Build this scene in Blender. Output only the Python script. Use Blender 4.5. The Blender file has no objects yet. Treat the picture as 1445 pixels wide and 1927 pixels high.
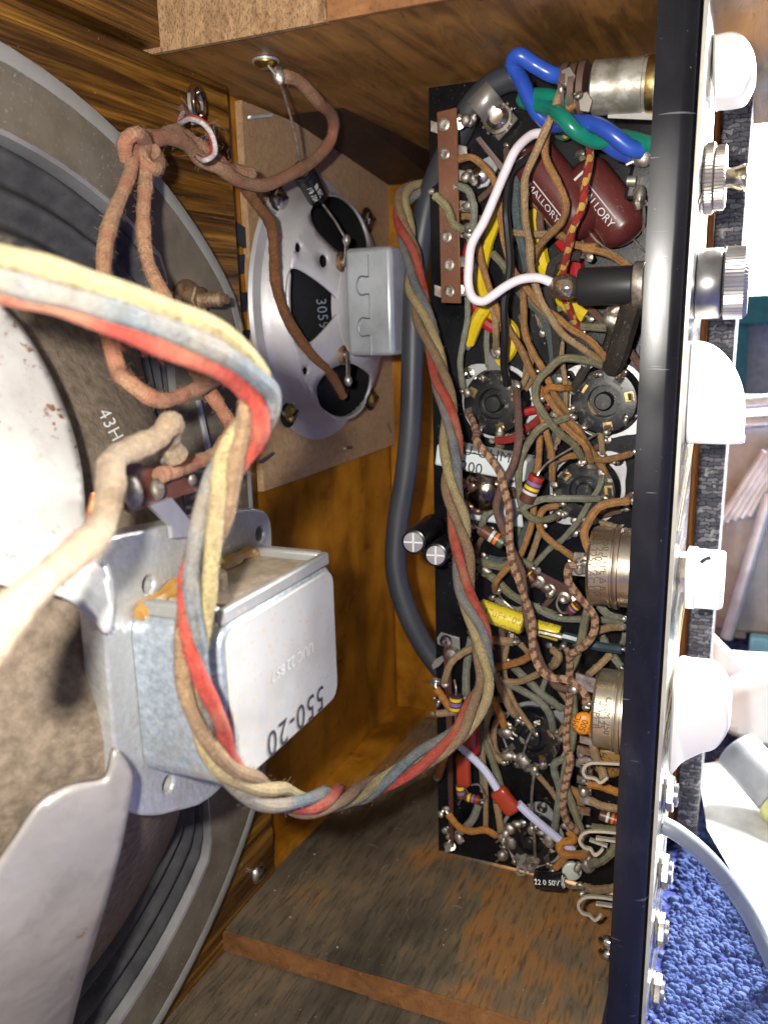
import bpy, bmesh, math, random
from mathutils import Vector, Matrix
random.seed(7)
S = bpy.context.scene
COL = S.collection
PI = math.pi
# ------------------------------------------------------------------ camera
W, H, F = 1445.0, 1927.0, 1583.6          # photograph size and focal length in its pixels
CZ = 0.292                                 # height of the lens above the carpet
yaw, pitch, roll = math.radians(23.603), math.radians(12.630), math.radians(-1.529)
fw = Vector((-math.sin(yaw)*math.cos(pitch), math.cos(yaw)*math.cos(pitch), -math.sin(pitch)))
rt = Vector((math.cos(yaw), math.sin(yaw), 0)); up = rt.cross(fw)
RT = math.cos(roll)*rt + math.sin(roll)*up
UP = -math.sin(roll)*rt + math.cos(roll)*up
cd = bpy.data.cameras.new('camera'); cam = bpy.data.objects.new('camera', cd); COL.objects.link(cam)
cam.matrix_world = Matrix(((RT.x, UP.x, -fw.x, 0), (RT.y, UP.y, -fw.y, 0), (RT.z, UP.z, -fw.z, CZ), (0, 0, 0, 1)))
cd.sensor_fit = 'VERTICAL'; cd.sensor_height = 7.6; cd.sensor_width = 7.6*W/H
cd.lens = 7.6*F/H; cd.clip_start = 0.01; cd.clip_end = 100
cd.dof.use_dof = True; cd.dof.focus_distance = 0.30; cd.dof.aperture_fstop = cd.lens/1.7
S.camera = cam
# ------------------------------------------------------------------ light
wd = bpy.data.worlds.new('World'); S.world = wd; wd.use_nodes = True
wd.node_tree.nodes['Background'].inputs[0].default_value = (1.0, 0.985, 0.965, 1)
wd.node_tree.nodes['Background'].inputs[1].default_value = 0.21
fl = bpy.data.lights.new('phone_flash', 'POINT'); fl.energy = 3.3; fl.shadow_soft_size = 0.004; fl.color = (1.0, 0.955, 0.88)
flo = bpy.data.objects.new('phone_flash', fl); COL.objects.link(flo)
flo.location = Vector((0, 0, CZ)) - 0.020*RT + 0.012*UP - 0.004*fw
dl = bpy.data.lights.new('window_daylight', 'AREA'); dl.shape = 'RECTANGLE'; dl.size = 0.5; dl.size_y = 0.6; dl.energy = 85; dl.color = (0.98, 0.99, 1.0)
dlo = bpy.data.objects.new('window_daylight', dl); COL.objects.link(dlo)
dlo.location = (0.48, 1.22, CZ+0.50); dlo.rotation_euler = (Vector((0.02, 0.42, CZ-0.12))-dlo.location).to_track_quat('-Z', 'Y').to_euler()
S.view_settings.view_transform = 'Standard'; S.view_settings.look = 'None'; S.view_settings.gamma = 1
S.view_settings.exposure = 0.86; S.view_settings.use_curve_mapping = False
# ------------------------------------------------------------------ pixel -> point (the lens is at 0,0,0 while building; everything is lifted by CZ at the end)
def ray(px, py):
    return fw + RT*((px-W/2)/F) - UP*((py-H/2)/F)
def PY(px, py, y): r = ray(px, py); return r*(y/r.y)
def PX(px, py, x): r = ray(px, py); return r*(x/r.x)
def PZ(px, py, z): r = ray(px, py); return r*(z/r.z)
def PD(px, py, d): return ray(px, py)*d
DK = 0.36                                   # distance of the chassis deck
ZN = {'A': (780, 80, 3.141), 'B': (780, 440, 3.141), 'C': (740, 780, 3.141), 'D': (780, 1100, 3.284), 'E': (780, 1380, 3.284), 'P': (0, 0, 1)}
def ZP(z, x, y): a, b, s = ZN[z]; return a+x/s, b+y/s
def K(z, x, y, h): px, py = ZP(z, x, y); return PY(px, py, DK-h/1000.0)   # h = mm above the deck
# ------------------------------------------------------------------ mesh builder
def V3(p): return p if isinstance(p, Vector) else Vector(p)
def perp(a):
    a = a.normalized(); t = Vector((0, 0, 1)) if abs(a.z) < .9 else Vector((1, 0, 0))
    u = a.cross(t).normalized(); return u, a.cross(u)
def crv(pts, per=8, closed=False):
    """Catmull-Rom through points"""
    P = [V3(p) for p in pts]; n = len(P)
    if n < 3 and not closed: return [P[0].lerp(P[-1], i/per) for i in range(per+1)]
    out = []
    rng = n if closed else n-1
    for i in range(rng):
        if closed: a, b, c, d = P[i-1], P[i], P[(i+1) % n], P[(i+2) % n]
        else: a, b, c, d = P[max(i-1, 0)], P[i], P[i+1], P[min(i+2, n-1)]
        for k in range(per):
            t = k/per
            out.append(0.5*((2*b)+(c-a)*t+(2*a-5*b+4*c-d)*t*t+(3*b-a-3*c+d)*t**3))
    if not closed: out.append(P[-1])
    return out
def frames(P):
    T = [(P[min(i+1, len(P)-1)]-P[max(i-1, 0)]).normalized() for i in range(len(P))]
    u, v = perp(T[0]); U = [u]
    for i in range(1, len(P)):
        u = U[-1]-T[i]*U[-1].dot(T[i]); u.normalize(); U.append(u)
    return T, U, [T[i].cross(U[i]) for i in range(len(P))]
class MB:
    def __init__(s): s.v = []; s.f = []; s.uv = {}
    def add(s, vs, fs):
        o = len(s.v); s.v += [V3(v) for v in vs]; s.f += [tuple(i+o for i in f) for f in fs]; return s
    def hexa(s, c):   # 8 corners, bottom 0-3 ccw, top 4-7
        return s.add(c, [(0, 3, 2, 1), (4, 5, 6, 7), (0, 1, 5, 4), (1, 2, 6, 5), (2, 3, 7, 6), (3, 0, 4, 7)])
    def box(s, a, b):
        (x0, y0, z0), (x1, y1, z1) = a, b
        return s.hexa([(x0, y0, z0), (x1, y0, z0), (x1, y1, z0), (x0, y1, z0), (x0, y0, z1), (x1, y0, z1), (x1, y1, z1), (x0, y1, z1)])
    def obox(s, c, a, b, n):   # centre and three half vectors
        c, a, b, n = V3(c), V3(a), V3(b), V3(n)
        if a.cross(b).dot(n) < 0: a = -a
        return s.hexa([c-a-b-n, c+a-b-n, c+a+b-n, c-a+b-n, c-a-b+n, c+a-b+n, c+a+b+n, c-a+b+n])
    def prism(s, pts, vec):
        P = [V3(p) for p in pts]; n = len(P); vec = V3(vec)
        nn = Vector()
        for i in range(n): nn += P[i].cross(P[(i+1) % n])
        if nn.dot(vec) < 0: P.reverse()
        return s.add(P+[p+vec for p in P], [tuple(range(n-1, -1, -1)), tuple(range(n, 2*n))]+[(i, (i+1) % n, n+(i+1) % n, n+i) for i in range(n)])
    def lathe(s, o, ax, prof, n=20, ph=0, knurl=0):
        o, ax = V3(o), V3(ax).normalized(); u, v = perp(ax); vs = []; fs = []
        for r, h in prof:
            for k in range(n):
                a = ph+2*PI*k/n; rr = r*(1-knurl*(k % 2)); vs.append(o+ax*h+(u*math.cos(a)+v*math.sin(a))*rr)
        m = len(prof)
        for i in range(m-1):
            for k in range(n):
                fs.append((i*n+k, i*n+(k+1) % n, (i+1)*n+(k+1) % n, (i+1)*n+k))
        if prof[0][0] > 1e-6: fs.append(tuple(range(n-1, -1, -1)))
        if prof[-1][0] > 1e-6: fs.append(tuple((m-1)*n+k for k in range(n)))
        return s.add(vs, fs)
    def ring(s, o, ax, prof, n=32):    # closed profile, open centre
        o, ax = V3(o), V3(ax).normalized(); u, v = perp(ax); vs = []; fs = []; m = len(prof)
        for r, h in prof:
            for k in range(n):
                a = 2*PI*k/n; vs.append(o+ax*h+(u*math.cos(a)+v*math.sin(a))*r)
        for i in range(m):
            j = (i+1) % m
            for k in range(n): fs.append((i*n+k, i*n+(k+1) % n, j*n+(k+1) % n, j*n+k))
        return s.add(vs, fs)
    def cyl(s, a, b, r, r2=None, n=16, bev=0):
        a, b = V3(a), V3(b); L = (b-a).length; r2 = r if r2 is None else r2
        if bev: return s.lathe(a, b-a, [(r-bev, 0), (r-bev*.3, bev*.3), (r, bev), (r2, L-bev), (r2-bev*.3, L-bev*.3), (r2-bev, L)], n)
        return s.lathe(a, b-a, [(r, 0), (r2, L)], n)
    def ball(s, c, r, sq=(1, 1, 1), n=10, jit=0):
        c = V3(c); m = n//2+1; o = len(s.v)
        lob = [(Vector((random.gauss(0, 1), random.gauss(0, 1), random.gauss(0, 1))).normalized(), random.uniform(-1.2, 2.2)*jit) for _ in range(5)] if jit else []
        for i in range(m+1):
            th = PI*i/m
            for k in range(n):
                a = 2*PI*k/n; dd = Vector((math.sin(th)*math.cos(a), math.sin(th)*math.sin(a), math.cos(th))); rr = r*(1+sum(w_*max(0, dd.dot(q_))**2 for q_, w_ in lob))
                s.v.append(c+Vector((math.sin(th)*math.cos(a)*sq[0], math.sin(th)*math.sin(a)*sq[1], math.cos(th)*sq[2]))*rr)
        for i in range(m):
            for k in range(n): s.f.append((o+i*n+k, o+(i+1)*n+k, o+(i+1)*n+(k+1) % n, o+i*n+(k+1) % n))
        return s
    def tube(s, P, r, n=9, taper=None, sq=1.0):
        T, U, B = frames(P); o = len(s.v); L = 0.0; ls = []
        for i, p in enumerate(P):
            if i: L += (p-P[i-1]).length
            ls.append(L); rr = r if taper is None else r*taper(i/(len(P)-1))
            for k in range(n):
                a = 2*PI*k/n; s.v.append(p+(U[i]*math.cos(a)+B[i]*math.sin(a)*sq)*rr)
        for i in range(len(P)-1):
            for k in range(n):
                k2 = (k+1) % n; s.f.append((o+i*n+k, o+i*n+k2, o+(i+1)*n+k2, o+(i+1)*n+k))
                s.uv[len(s.f)-1] = [(ls[i], k/n), (ls[i], (k+1)/n), (ls[i+1], (k+1)/n), (ls[i+1], k/n)]
        s.f.append(tuple(o+k for k in range(n-1, -1, -1))); s.f.append(tuple(o+(len(P)-1)*n+k for k in range(n)))
        return s
    def build(s, name, mat, parent=None, smooth=True, ang=38, bevel=0, origin=None):
        me = bpy.data.meshes.new(name)
        org = origin
        if org is None:
            if parent is not None: org = Vector(parent['_o'])
            else:
                lo = [min(v[i] for v in s.v) for i in range(3)]; hi = [max(v[i] for v in s.v) for i in range(3)]
                org = Vector(((lo[0]+hi[0])/2, (lo[1]+hi[1])/2, lo[2]))
        me.from_pydata([v-org for v in s.v], [], s.f)
        if s.uv:
            l = me.uv_layers.new(name='UVMap')
            for i, p in enumerate(me.polygons):
                q = s.uv.get(i)
                if q:
                    for k, li in enumerate(p.loop_indices): l.data[li].uv = q[k]
        if smooth:
            me.shade_smooth(); me.set_sharp_from_angle(angle=math.radians(ang))
        o = bpy.data.objects.new(name, me); COL.objects.link(o); me.materials.append(mat)
        o['_o'] = org
        if parent is not None: o.parent = parent; o.location = org-Vector(parent['_o'])
        else: o.location = org
        if bevel:
            b = o.modifiers.new('bevel', 'BEVEL'); b.width = bevel; b.segments = 2; b.limit_method = 'ANGLE'; b.angle_limit = math.radians(40)
        return o
def tag(o, label=None, cat=None, group=None, kind=None):
    if label: o['label'] = label
    if cat: o['category'] = cat
    if group: o['group'] = group
    if kind: o['kind'] = kind
    return o
def thing(name, loc, label, cat, group=None):
    o = bpy.data.objects.new(name, None); COL.objects.link(o); o.location = V3(loc); o['_o'] = V3(loc); o.empty_display_size = .01
    return tag(o, label, cat, group)
def patch(outline, holes, mapf, name, mat, parent, thick, maxlen=14, offs=-1, smooth=True):
    """a sheet with holes: 2-D outline filled, subdivided and laid on a surface"""
    bm = bmesh.new()
    for loop in [outline]+list(holes):
        vs = [bm.verts.new((p[0], p[1], 0)) for p in loop]
        for i in range(len(vs)): bm.edges.new((vs[i-1], vs[i]))
    bmesh.ops.triangle_fill(bm, use_beauty=True, use_dissolve=False, edges=bm.edges[:])
    for _ in range(6):
        es = [e for e in bm.edges if e.calc_length() > maxlen]
        if not es: break
        bmesh.ops.subdivide_edges(bm, edges=es, cuts=1); bmesh.ops.triangulate(bm, faces=bm.faces[:])
    bmesh.ops.beautify_fill(bm, faces=bm.faces[:], edges=[e for e in bm.edges if len(e.link_faces) == 2])
    org = Vector(parent['_o']) if parent is not None else mapf(*outline[0])
    for v in bm.verts: v.co = mapf(v.co.x, v.co.y)-org
    bmesh.ops.recalc_face_normals(bm, faces=bm.faces[:])
    # face towards the lens
    c = sum((f.normal.dot(-(f.calc_center_median()+org)) for f in bm.faces))
    if c < 0: bmesh.ops.reverse_faces(bm, faces=bm.faces[:])
    me = bpy.data.meshes.new(name); bm.to_mesh(me); bm.free()
    if smooth: me.shade_smooth()
    me.materials.append(mat); o = bpy.data.objects.new(name, me); COL.objects.link(o); o['_o'] = org
    if parent is not None: o.parent = parent
    else: o.location = org
    m = o.modifiers.new('thickness', 'SOLIDIFY'); m.thickness = thick; m.offset = offs
    return o
def text_mesh(txt, mapf, name, mat, parent, size=1.0, align='CENTER', sub=0, spacing=1.0):
    """lettering: built-in font, each vertex placed by mapf(x, y) with the letter height about 0.7*size"""
    c = bpy.data.curves.new('t', 'FONT'); c.body = txt; c.size = size; c.align_x = align; c.align_y = 'CENTER'; c.resolution_u = 3; c.space_character = spacing
    t = bpy.data.objects.new('t', c); me = bpy.data.meshes.new_from_object(t); bpy.data.objects.remove(t); bpy.data.curves.remove(c)
    org = Vector(parent['_o'])
    for v in me.vertices: v.co = mapf(v.co.x, v.co.y)-org
    me.name = name; me.materials.clear(); me.materials.append(mat)
    o = bpy.data.objects.new(name, me); COL.objects.link(o); o.parent = parent; o['_o'] = org
    return o
def flat_text(txt, c, right, upv, size, mat, parent, name='lettering', **k):
    c, r, u = V3(c), V3(right).normalized(), V3(upv).normalized()
    return text_mesh(txt, lambda x, y: c+r*x+u*y, name, mat, parent, size, **k)
def cyl_text(txt, p0, ax, rad, ang_dir, size, mat, parent, flip=1, name='lettering', shift=0.0, **k):
    """lettering wrapped on a cylinder: runs along ax, sits on the side facing ang_dir"""
    p0, ax, d = V3(p0), V3(ax).normalized(), V3(ang_dir); d = (d-ax*d.dot(ax)).normalized(); e = ax.cross(d)*flip
    def m(x, y):
        a = (y+shift)/rad
        return p0+ax*x+(d*math.cos(a)+e*math.sin(a))*rad
    return text_mesh(txt, m, name, mat, parent, size, **k)
# ------------------------------------------------------------------ materials
def lin(c):
    return tuple((x/12.92 if x <= .04045 else ((x+.055)/1.055)**2.4) for x in c)
class NT:
    def __init__(s, name):
        s.m = bpy.data.materials.new(name); s.m.use_nodes = True; s.t = s.m.node_tree; s.b = s.t.nodes['Principled BSDF']
        s.tc = s.t.nodes.new('ShaderNodeTexCoord')
    def n(s, typ, **k):
        x = s.t.nodes.new('ShaderNode'+typ)
        for a, v in k.items(): setattr(x, a, v)
        return x
    def l(s, a, b): s.t.links.new(a, b)
    def coord(s, stretch=(1, 1, 1), kind='Object', rot=(0, 0, 0)):
        mp = s.n('Mapping'); mp.inputs['Scale'].default_value = stretch; mp.inputs['Rotation'].default_value = rot; s.l(s.tc.outputs[kind], mp.inputs['Vector']); return mp.outputs[0]
    def noise(s, co, scale, detail=4, rough=.55, dist=0):
        x = s.n('TexNoise'); x.inputs['Scale'].default_value = scale; x.inputs['Detail'].default_value = detail; x.inputs['Roughness'].default_value = rough; x.inputs['Distortion'].default_value = dist
        s.l(co, x.inputs['Vector']); return x.outputs['Fac']
    def ramp(s, fac, stops):
        r = s.n('ValToRGB'); e = r.color_ramp.elements
        while len(e) < len(stops): e.new(.5)
        for i, (p, c) in enumerate(stops):
            e[i].position = p; e[i].color = (c[0], c[1], c[2], 1) if not isinstance(c, (int, float)) else (c, c, c, 1)
        s.l(fac, r.inputs[0]); return r.outputs[0]
    def mix(s, fac, a, b, mode='MIX'):
        m = s.n('Mix', data_type='RGBA', blend_type=mode)
        for i, v in ((0, fac), (6, a), (7, b)):
            if isinstance(v, (int, float)): m.inputs[i].default_value = v
            elif isinstance(v, tuple): m.inputs[i].default_value = (v[0], v[1], v[2], 1)
            else: s.l(v, m.inputs[i])
        return m.outputs[2]
    def math(s, op, a, b=0.0):
        m = s.n('Math', operation=op)
        for i, v in ((0, a), (1, b)):
            if isinstance(v, (int, float)): m.inputs[i].default_value = v
            else: s.l(v, m.inputs[i])
        return m.outputs[0]
    def bump(s, h, strength=.3, dist=.001):
        b = s.n('Bump'); b.inputs['Strength'].default_value = strength; b.inputs['Distance'].default_value = dist; s.l(h, b.inputs['Height']); s.l(b.outputs[0], s.b.inputs['Normal']); return b
    def set(s, **k):
        for a, v in k.items():
            i = s.b.inputs[{'color': 'Base Color', 'rough': 'Roughness', 'metal': 'Metallic', 'spec': 'Specular IOR Level', 'coat': 'Coat Weight', 'sheen': 'Sheen Weight', 'sub': 'Subsurface Weight', 'trans': 'Transmission Weight', 'emit': 'Emission Strength', 'ecol': 'Emission Color'}[a]]
            if isinstance(v, (int, float)): i.default_value = v
            elif isinstance(v, tuple): i.default_value = (v[0], v[1], v[2], 1)
            else: s.l(v, i)
        return s
def simple(name, c, rough=.5, metal=0, c2=None, scale=60, bump=0, bscale=200, dust=0, dustc=(.45, .40, .33), dscale=900, spec=.5, stretch=(1, 1, 1), coat=0, lo=.35, hi=.65, rvar=.12):
    """paint, plastic, metal: two tones mottled by noise, dust specks, uneven gloss, fine relief"""
    g = NT(name); co = g.coord(stretch)
    c2 = c2 or tuple(x*.72 for x in c)
    n1 = g.noise(co, scale, 5, .6)
    col = g.ramp(n1, [(lo, c2), (hi, c)])
    n2 = g.noise(co, scale*.31+7, 3)
    if dust:
        d = g.noise(co, dscale, 2, .7); dd = g.ramp(d, [(.66-.10*dust, 0.0), (.70, 1.0)])
        patchy = g.ramp(n2, [(.38, 0.15), (.62, 1.0)])
        fac = g.math('MULTIPLY', g.math('MULTIPLY', dd, patchy), min(1, dust))
        col = g.mix(g.math('MULTIPLY', fac, .8), col, dustc)
        film = g.math('MULTIPLY', g.ramp(n2, [(.45, 0.0), (.8, 1.0)]), .07*dust); col = g.mix(film, col, dustc)
        rg = g.math('ADD', g.ramp(n2, [(.3, max(.02, rough-rvar)), (.7, min(1, rough+rvar))]), g.math('MULTIPLY', fac, .4))
    else: rg = g.ramp(n2, [(.3, max(.02, rough-rvar)), (.7, min(1, rough+rvar))])
    g.set(color=col, rough=rg, metal=metal, spec=spec, coat=coat)
    if bump: g.bump(g.noise(co, bscale, 4, .6), bump, .0006)
    return g.m
def wood(name, stops, stretch, scale, pore=(.02, .012, .006), pstretch=None, psc=1.0, blotch=.35, bsc=14, rough=.42, bump=.35, spec=.4, plo=.56, phi=.68, pamt=.85):
    g = NT(name); co = g.coord(stretch); cw = g.coord((1, 1, 1))
    n1 = g.noise(co, scale, 7, .62, .8); n3 = g.noise(cw, bsc, 4, .6)
    f = g.math('ADD', g.math('MULTIPLY', n1, 1-blotch), g.math('MULTIPLY', n3, blotch))
    col = g.ramp(f, stops)
    cp = g.coord(pstretch or tuple(x*2.2 for x in stretch)); n2 = g.noise(cp, scale*psc, 5, .65, .3)
    pf = g.math('MULTIPLY', g.ramp(n2, [(plo, 0.0), (phi, 1.0)]), pamt)
    col = g.mix(pf, col, pore)
    sp = g.ramp(g.noise(cw, 700, 1, .5), [(.74, 0.0), (.77, .5)]); col = g.mix(sp, col, (.34, .28, .2))
    g.set(color=col, rough=g.ramp(n3, [(.3, max(.05, rough-.1)), (.7, rough+.15)]), spec=spec)
    g.bump(g.math('SUBTRACT', n1, g.math('MULTIPLY', pf, .7)), bump, .0012)
    return g.m
def cloth(name, c1, c2=None, tracer=0.0, pitch=.007, dirt=.5, dirtc=(.10, .075, .05), k=520, fuzz=.04, rough=.85, patch_c=None):
    """braided cotton insulation: weave from the tube's own length/around coordinates"""
    g = NT(name); c2 = c2 or tuple(x*.6 for x in c1)
    sx = g.n('SeparateXYZ'); g.l(g.tc.outputs['UV'], sx.inputs[0]); u, v = sx.outputs[0], sx.outputs[1]
    def sw(a, b):   # sin(2pi(a*u+b*v))
        return g.math('SINE', g.math('MULTIPLY', g.math('ADD', g.math('MULTIPLY', u, a), g.math('MULTIPLY', v, b)), 2*PI))
    wv = g.math('MULTIPLY', sw(k*1.5, 5), sw(k*1.5, -5))
    co = g.coord((1, 1, 1)); n1 = g.noise(co, 320, 5, .65); n2 = g.noise(co, 55, 4, .6); n0 = g.noise(co, 1300, 4, .7)
    col = g.mix(g.ramp(n1, [(.35, 0.0), (.7, 1.0)]), c1, tuple(x*.55 for x in c1))
    col = g.mix(g.ramp(n0, [(.36, .75), (.56, 0.0)]), col, tuple(x*.38 for x in c1)); col = g.mix(g.ramp(n0, [(.58, 0.0), (.74, .5)]), col, tuple(min(1, x*1.5+.03) for x in c1))
    if tracer:
        t = g.math('ADD', g.math('MULTIPLY', g.math('ADD', g.math('ABSOLUTE', g.math('ADD', sw(1/pitch, 1), 0.0)), sw(1/pitch, -1)), .6), g.math('MULTIPLY', g.math('SUBTRACT', n1, .5), 1.2))
        col = g.mix(g.ramp(t, [(max(0.01, 1-tracer-.06), 0.0), (min(.99, 1-tracer+.06), 1.0)]), col, c2)
    if patch_c: col = g.mix(g.ramp(n2, [(.48, 0.0), (.62, .9)]), col, patch_c)
    col = g.mix(g.math('MULTIPLY', g.ramp(n2, [(.38, 0.0), (.72, 1.0)]), dirt), col, dirtc)
    col = g.mix(g.math('MULTIPLY', g.ramp(wv, [(.0, .5), (.35, 0.0)]), .22), col, tuple(x*.4 for x in c1))
    g.set(color=col, rough=rough, spec=.2, sheen=fuzz)
    g.bump(g.math('ADD', g.math('ADD', g.math('MULTIPLY', wv, .12), n1), g.math('MULTIPLY', n0, .8)), .85, .0009)
    return g.m
# materials in use
WB = wood('stained_plywood_grain', [(.30, (.012, .005, .002)), (.43, (.050, .020, .004)), (.53, (.16, .068, .010)), (.68, (.42, .20, .032))], (14, 1.6, 62), 3.2, pore=(.016, .008, .003), pstretch=(20, 3, 120), psc=2.2, blotch=.18, bsc=9, rough=.38, plo=.5, phi=.66)
WA = wood('amber_plywood', [(.28, (.060, .019, .002)), (.42, (.19, .070, .004)), (.53, (.38, .150, .009)), (.73, (.60, .27, .025))], (6, 6, 2.2), 3.5, pore=(.05, .018, .004), pstretch=(10, 14, 30), psc=1.3, blotch=.55, bsc=22, rough=.36, plo=.58, phi=.75, pamt=.6)
WC = wood('brown_top_panel', [(.30, (.060, .027, .009)), (.45, (.150, .070, .019)), (.56, (.29, .135, .032)), (.75, (.45, .22, .055))], (34, 5, 5), 3.2, pore=(.015, .008, .005), pstretch=(60, 11, 11), psc=2.0, blotch=.45, bsc=16, rough=.46, plo=.60, phi=.74, pamt=.6)
WF = wood('dusty_floor_panel', [(.34, (.045, .037, .028)), (.45, (.105, .083, .058)), (.52, (.17, .122, .074)), (.58, (.31, .14, .042)), (.66, (.23, .14, .062)), (.8, (.17, .13, .08))], (40, 7, 7), 3.0, pore=(.030, .026, .022), pstretch=(110, 14, 14), psc=2.0, blotch=.76, bsc=9.5, rough=.55, plo=.50, phi=.70, pamt=.75)
WE = wood('raw_board_end', [(.3, (.10, .038, .012)), (.5, (.22, .092, .030)), (.7, (.34, .16, .06))], (8, 8, 8), 9, pore=(.03, .012, .006), psc=3.5, blotch=.3, bsc=20, rough=.7, plo=.55, phi=.7, pamt=.35)
WP = wood('pale_chip_board_end', [(.3, (.16, .085, .035)), (.5, (.34, .20, .095)), (.7, (.5, .33, .17))], (14, 10, 6), 14, pore=(.09, .045, .02), psc=4, blotch=.25, bsc=20, rough=.72, plo=.52, phi=.6, pamt=.7)
HB = wood('tan_hardboard', [(.3, (.24, .14, .065)), (.5, (.40, .25, .13)), (.7, (.55, .38, .22))], (60, 60, 60), 6, pore=(.16, .09, .04), psc=4, blotch=.45, bsc=11, rough=.72, bump=.5, plo=.54, phi=.66, pamt=.55)
steel = simple('dull_steel_sheet', (.62, .62, .63), .42, .75, (.40, .39, .40), 28, .12, 500, .6)
steelw = simple('pale_plated_basket', (.25, .232, .215), .40, .25, (.19, .174, .158), 16, .08, 300, .0)
def rusty(nm, a, b_, lo=.40, hi=.53, th=.585):
    g = NT(nm); co = g.coord()
    base = g.ramp(g.noise(co, 24, 5, .6), [(.35, a), (.65, b_)])
    base = g.mix(g.ramp(g.noise(g.coord((1, 1, 1)), 90, 5, .7), [(.52, 0.0), (.75, .5)]), base, tuple(x*.62 for x in a))
    scr = g.ramp(g.noise(g.coord((12, 90, 9), rot=(.5, .3, .8)), 9, 3, .6), [(.70, 0.0), (.75, .18)]); base = g.mix(scr, base, tuple(min(1, x*1.7) for x in b_))
    r = g.ramp(g.noise(co, 330, 3, .7), [(th, 0.0), (th+.045, 1.0)]); m = g.ramp(g.noise(co, 40, 2), [(lo, 0.0), (hi, 1.0)])
    g.set(color=g.mix(g.math('MULTIPLY', r, m), base, (.16, .058, .02)), rough=g.ramp(g.noise(co, 60, 4), [(.3, .3), (.7, .55)]), metal=.25); g.bump(g.math('ADD', g.noise(co, 22, 3), g.math('MULTIPLY', g.noise(co, 260, 3), .12)), .5, .003); return g.m
rustm = rusty('rust_spotted_pale_steel', (.35, .335, .318), (.48, .465, .445)); steelw = rusty('scuffed_warm_steel', (.175, .160, .148), (.25, .232, .215), .52, .62, .62)
def spangle(tint=None, nm='galvanised_steel'):
    g = NT(nm); co = g.coord()
    vo = g.n('TexVoronoi'); vo.inputs['Scale'].default_value = 620; g.l(co, vo.inputs['Vector'])
    n = g.noise(co, 480, 4, .7)
    c = g.ramp(n, [(.35, (.22, .26, .30)), (.6, (.38, .42, .46)), (.75, (.51, .54, .57))])
    if tint: c = g.mix(.62, c, tint)
    c = g.mix(g.ramp(g.noise(co, 70, 5, .7), [(.52, 0.0), (.72, .75)]), c, (.30, .26, .19))
    g.set(color=c, rough=g.ramp(n, [(.3, .5), (.7, .28)]), metal=.55); g.bump(g.math('ADD', vo.outputs['Distance'], n), .22, .0005); return g.m
galv = spangle()
whitemetal = simple('pale_grey_plating', (.30, .295, .285), .42, .35, (.22, .215, .20), 30, .06, 500, .5, dustc=(.5, .42, .3), dscale=500)
stainmetal = simple('stained_grey_plating', (.345, .34, .325), .48, .15, (.25, .235, .205), 26, .12, 260, .9, dustc=(.34, .26, .16), dscale=420, lo=.30, hi=.52)
cone_m = simple('brown_paper_cone', (.175, .135, .098), .9, 0, (.095, .072, .052), 330, .6, 900, .3, dscale=1400, spec=.15)
surr_m = simple('dark_surround', (.055, .052, .055), .75, 0, (.03, .03, .033), 120, .3, 700, .12, spec=.2)
gask_m = simple('brown_grey_gasket', (.118, .098, .073), .7, 0, (.075, .060, .043), 60, .15, 400, .4)
rim_m = simple('light_grey_rim', (.255, .25, .24), .5, .1, (.20, .193, .18), 40, .05, 300, .3)
blackpap = simple('black_cone_paper', (.013, .013, .016), .8, 0, (.008, .008, .01), 80, .3, 900, spec=.2)
silver_p = simple('dull_aluminium_speaker_frame', (.55, .545, .56), .40, .30, (.42, .40, .41), 24, .08, 400, .5, dscale=1200)
bright = simple('bright_solder', (.56, .52, .46), .45, .85, (.20, .16, .12), 260, .5, 500, .3, dustc=(.16, .10, .06))
chrome = simple('nickel_screw', (.72, .68, .62), .18, 1, (.5, .45, .38), 200, .05, 500)
brass = simple('brass_screw', (.62, .44, .17), .3, 1, (.38, .25, .08), 200, .1, 600)
rustbolt = simple('rusty_nut', (.42, .30, .19), .45, .8, (.22, .12, .06), 220, .3, 800)
blackm = simple('black_washer', (.018, .017, .016), .5, .3)
glue = simple('amber_glue', (.34, .19, .05), .25, 0, (.22, .11, .02), 140, .5, 220, coat=.4)
dustm = simple('dusty_coil_paper', (.30, .235, .165), .85, 0, (.19, .14, .09), 160, .6, 700, .8, dscale=600)
phen = simple('brown_phenolic', (.165, .062, .026), .42, 0, (.115, .040, .017), 60, .1, 500, .25)
phend = simple('dark_red_phenolic', (.085, .030, .020), .45, 0, (.06, .02, .014), 60, .1, 500, .4)
tin = simple('tinned_lug', (.56, .52, .46), .4, .8, (.24, .19, .15), 260, .15, 700)
darkink = simple('black_stamp_ink', (.02, .02, .028), .6)
whiteink = simple('white_print', (.74, .74, .72), .6, 0, (.6, .6, .6))
paleink = simple('faded_pale_stamp', (.52, .515, .50), .6)
blacktape = simple('dark_blue_grey_tape', (.022, .026, .036), .6)
blackcap = simple('black_sleeve', (.008, .008, .010), .22, 0, (.006, .006, .008), 60, 0, 1, .06)
steelst = simple('staple_wire', (.20, .20, .21), .4, .8)
whitest = simple('white_staple', (.72, .76, .8), .35, .3)
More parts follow.
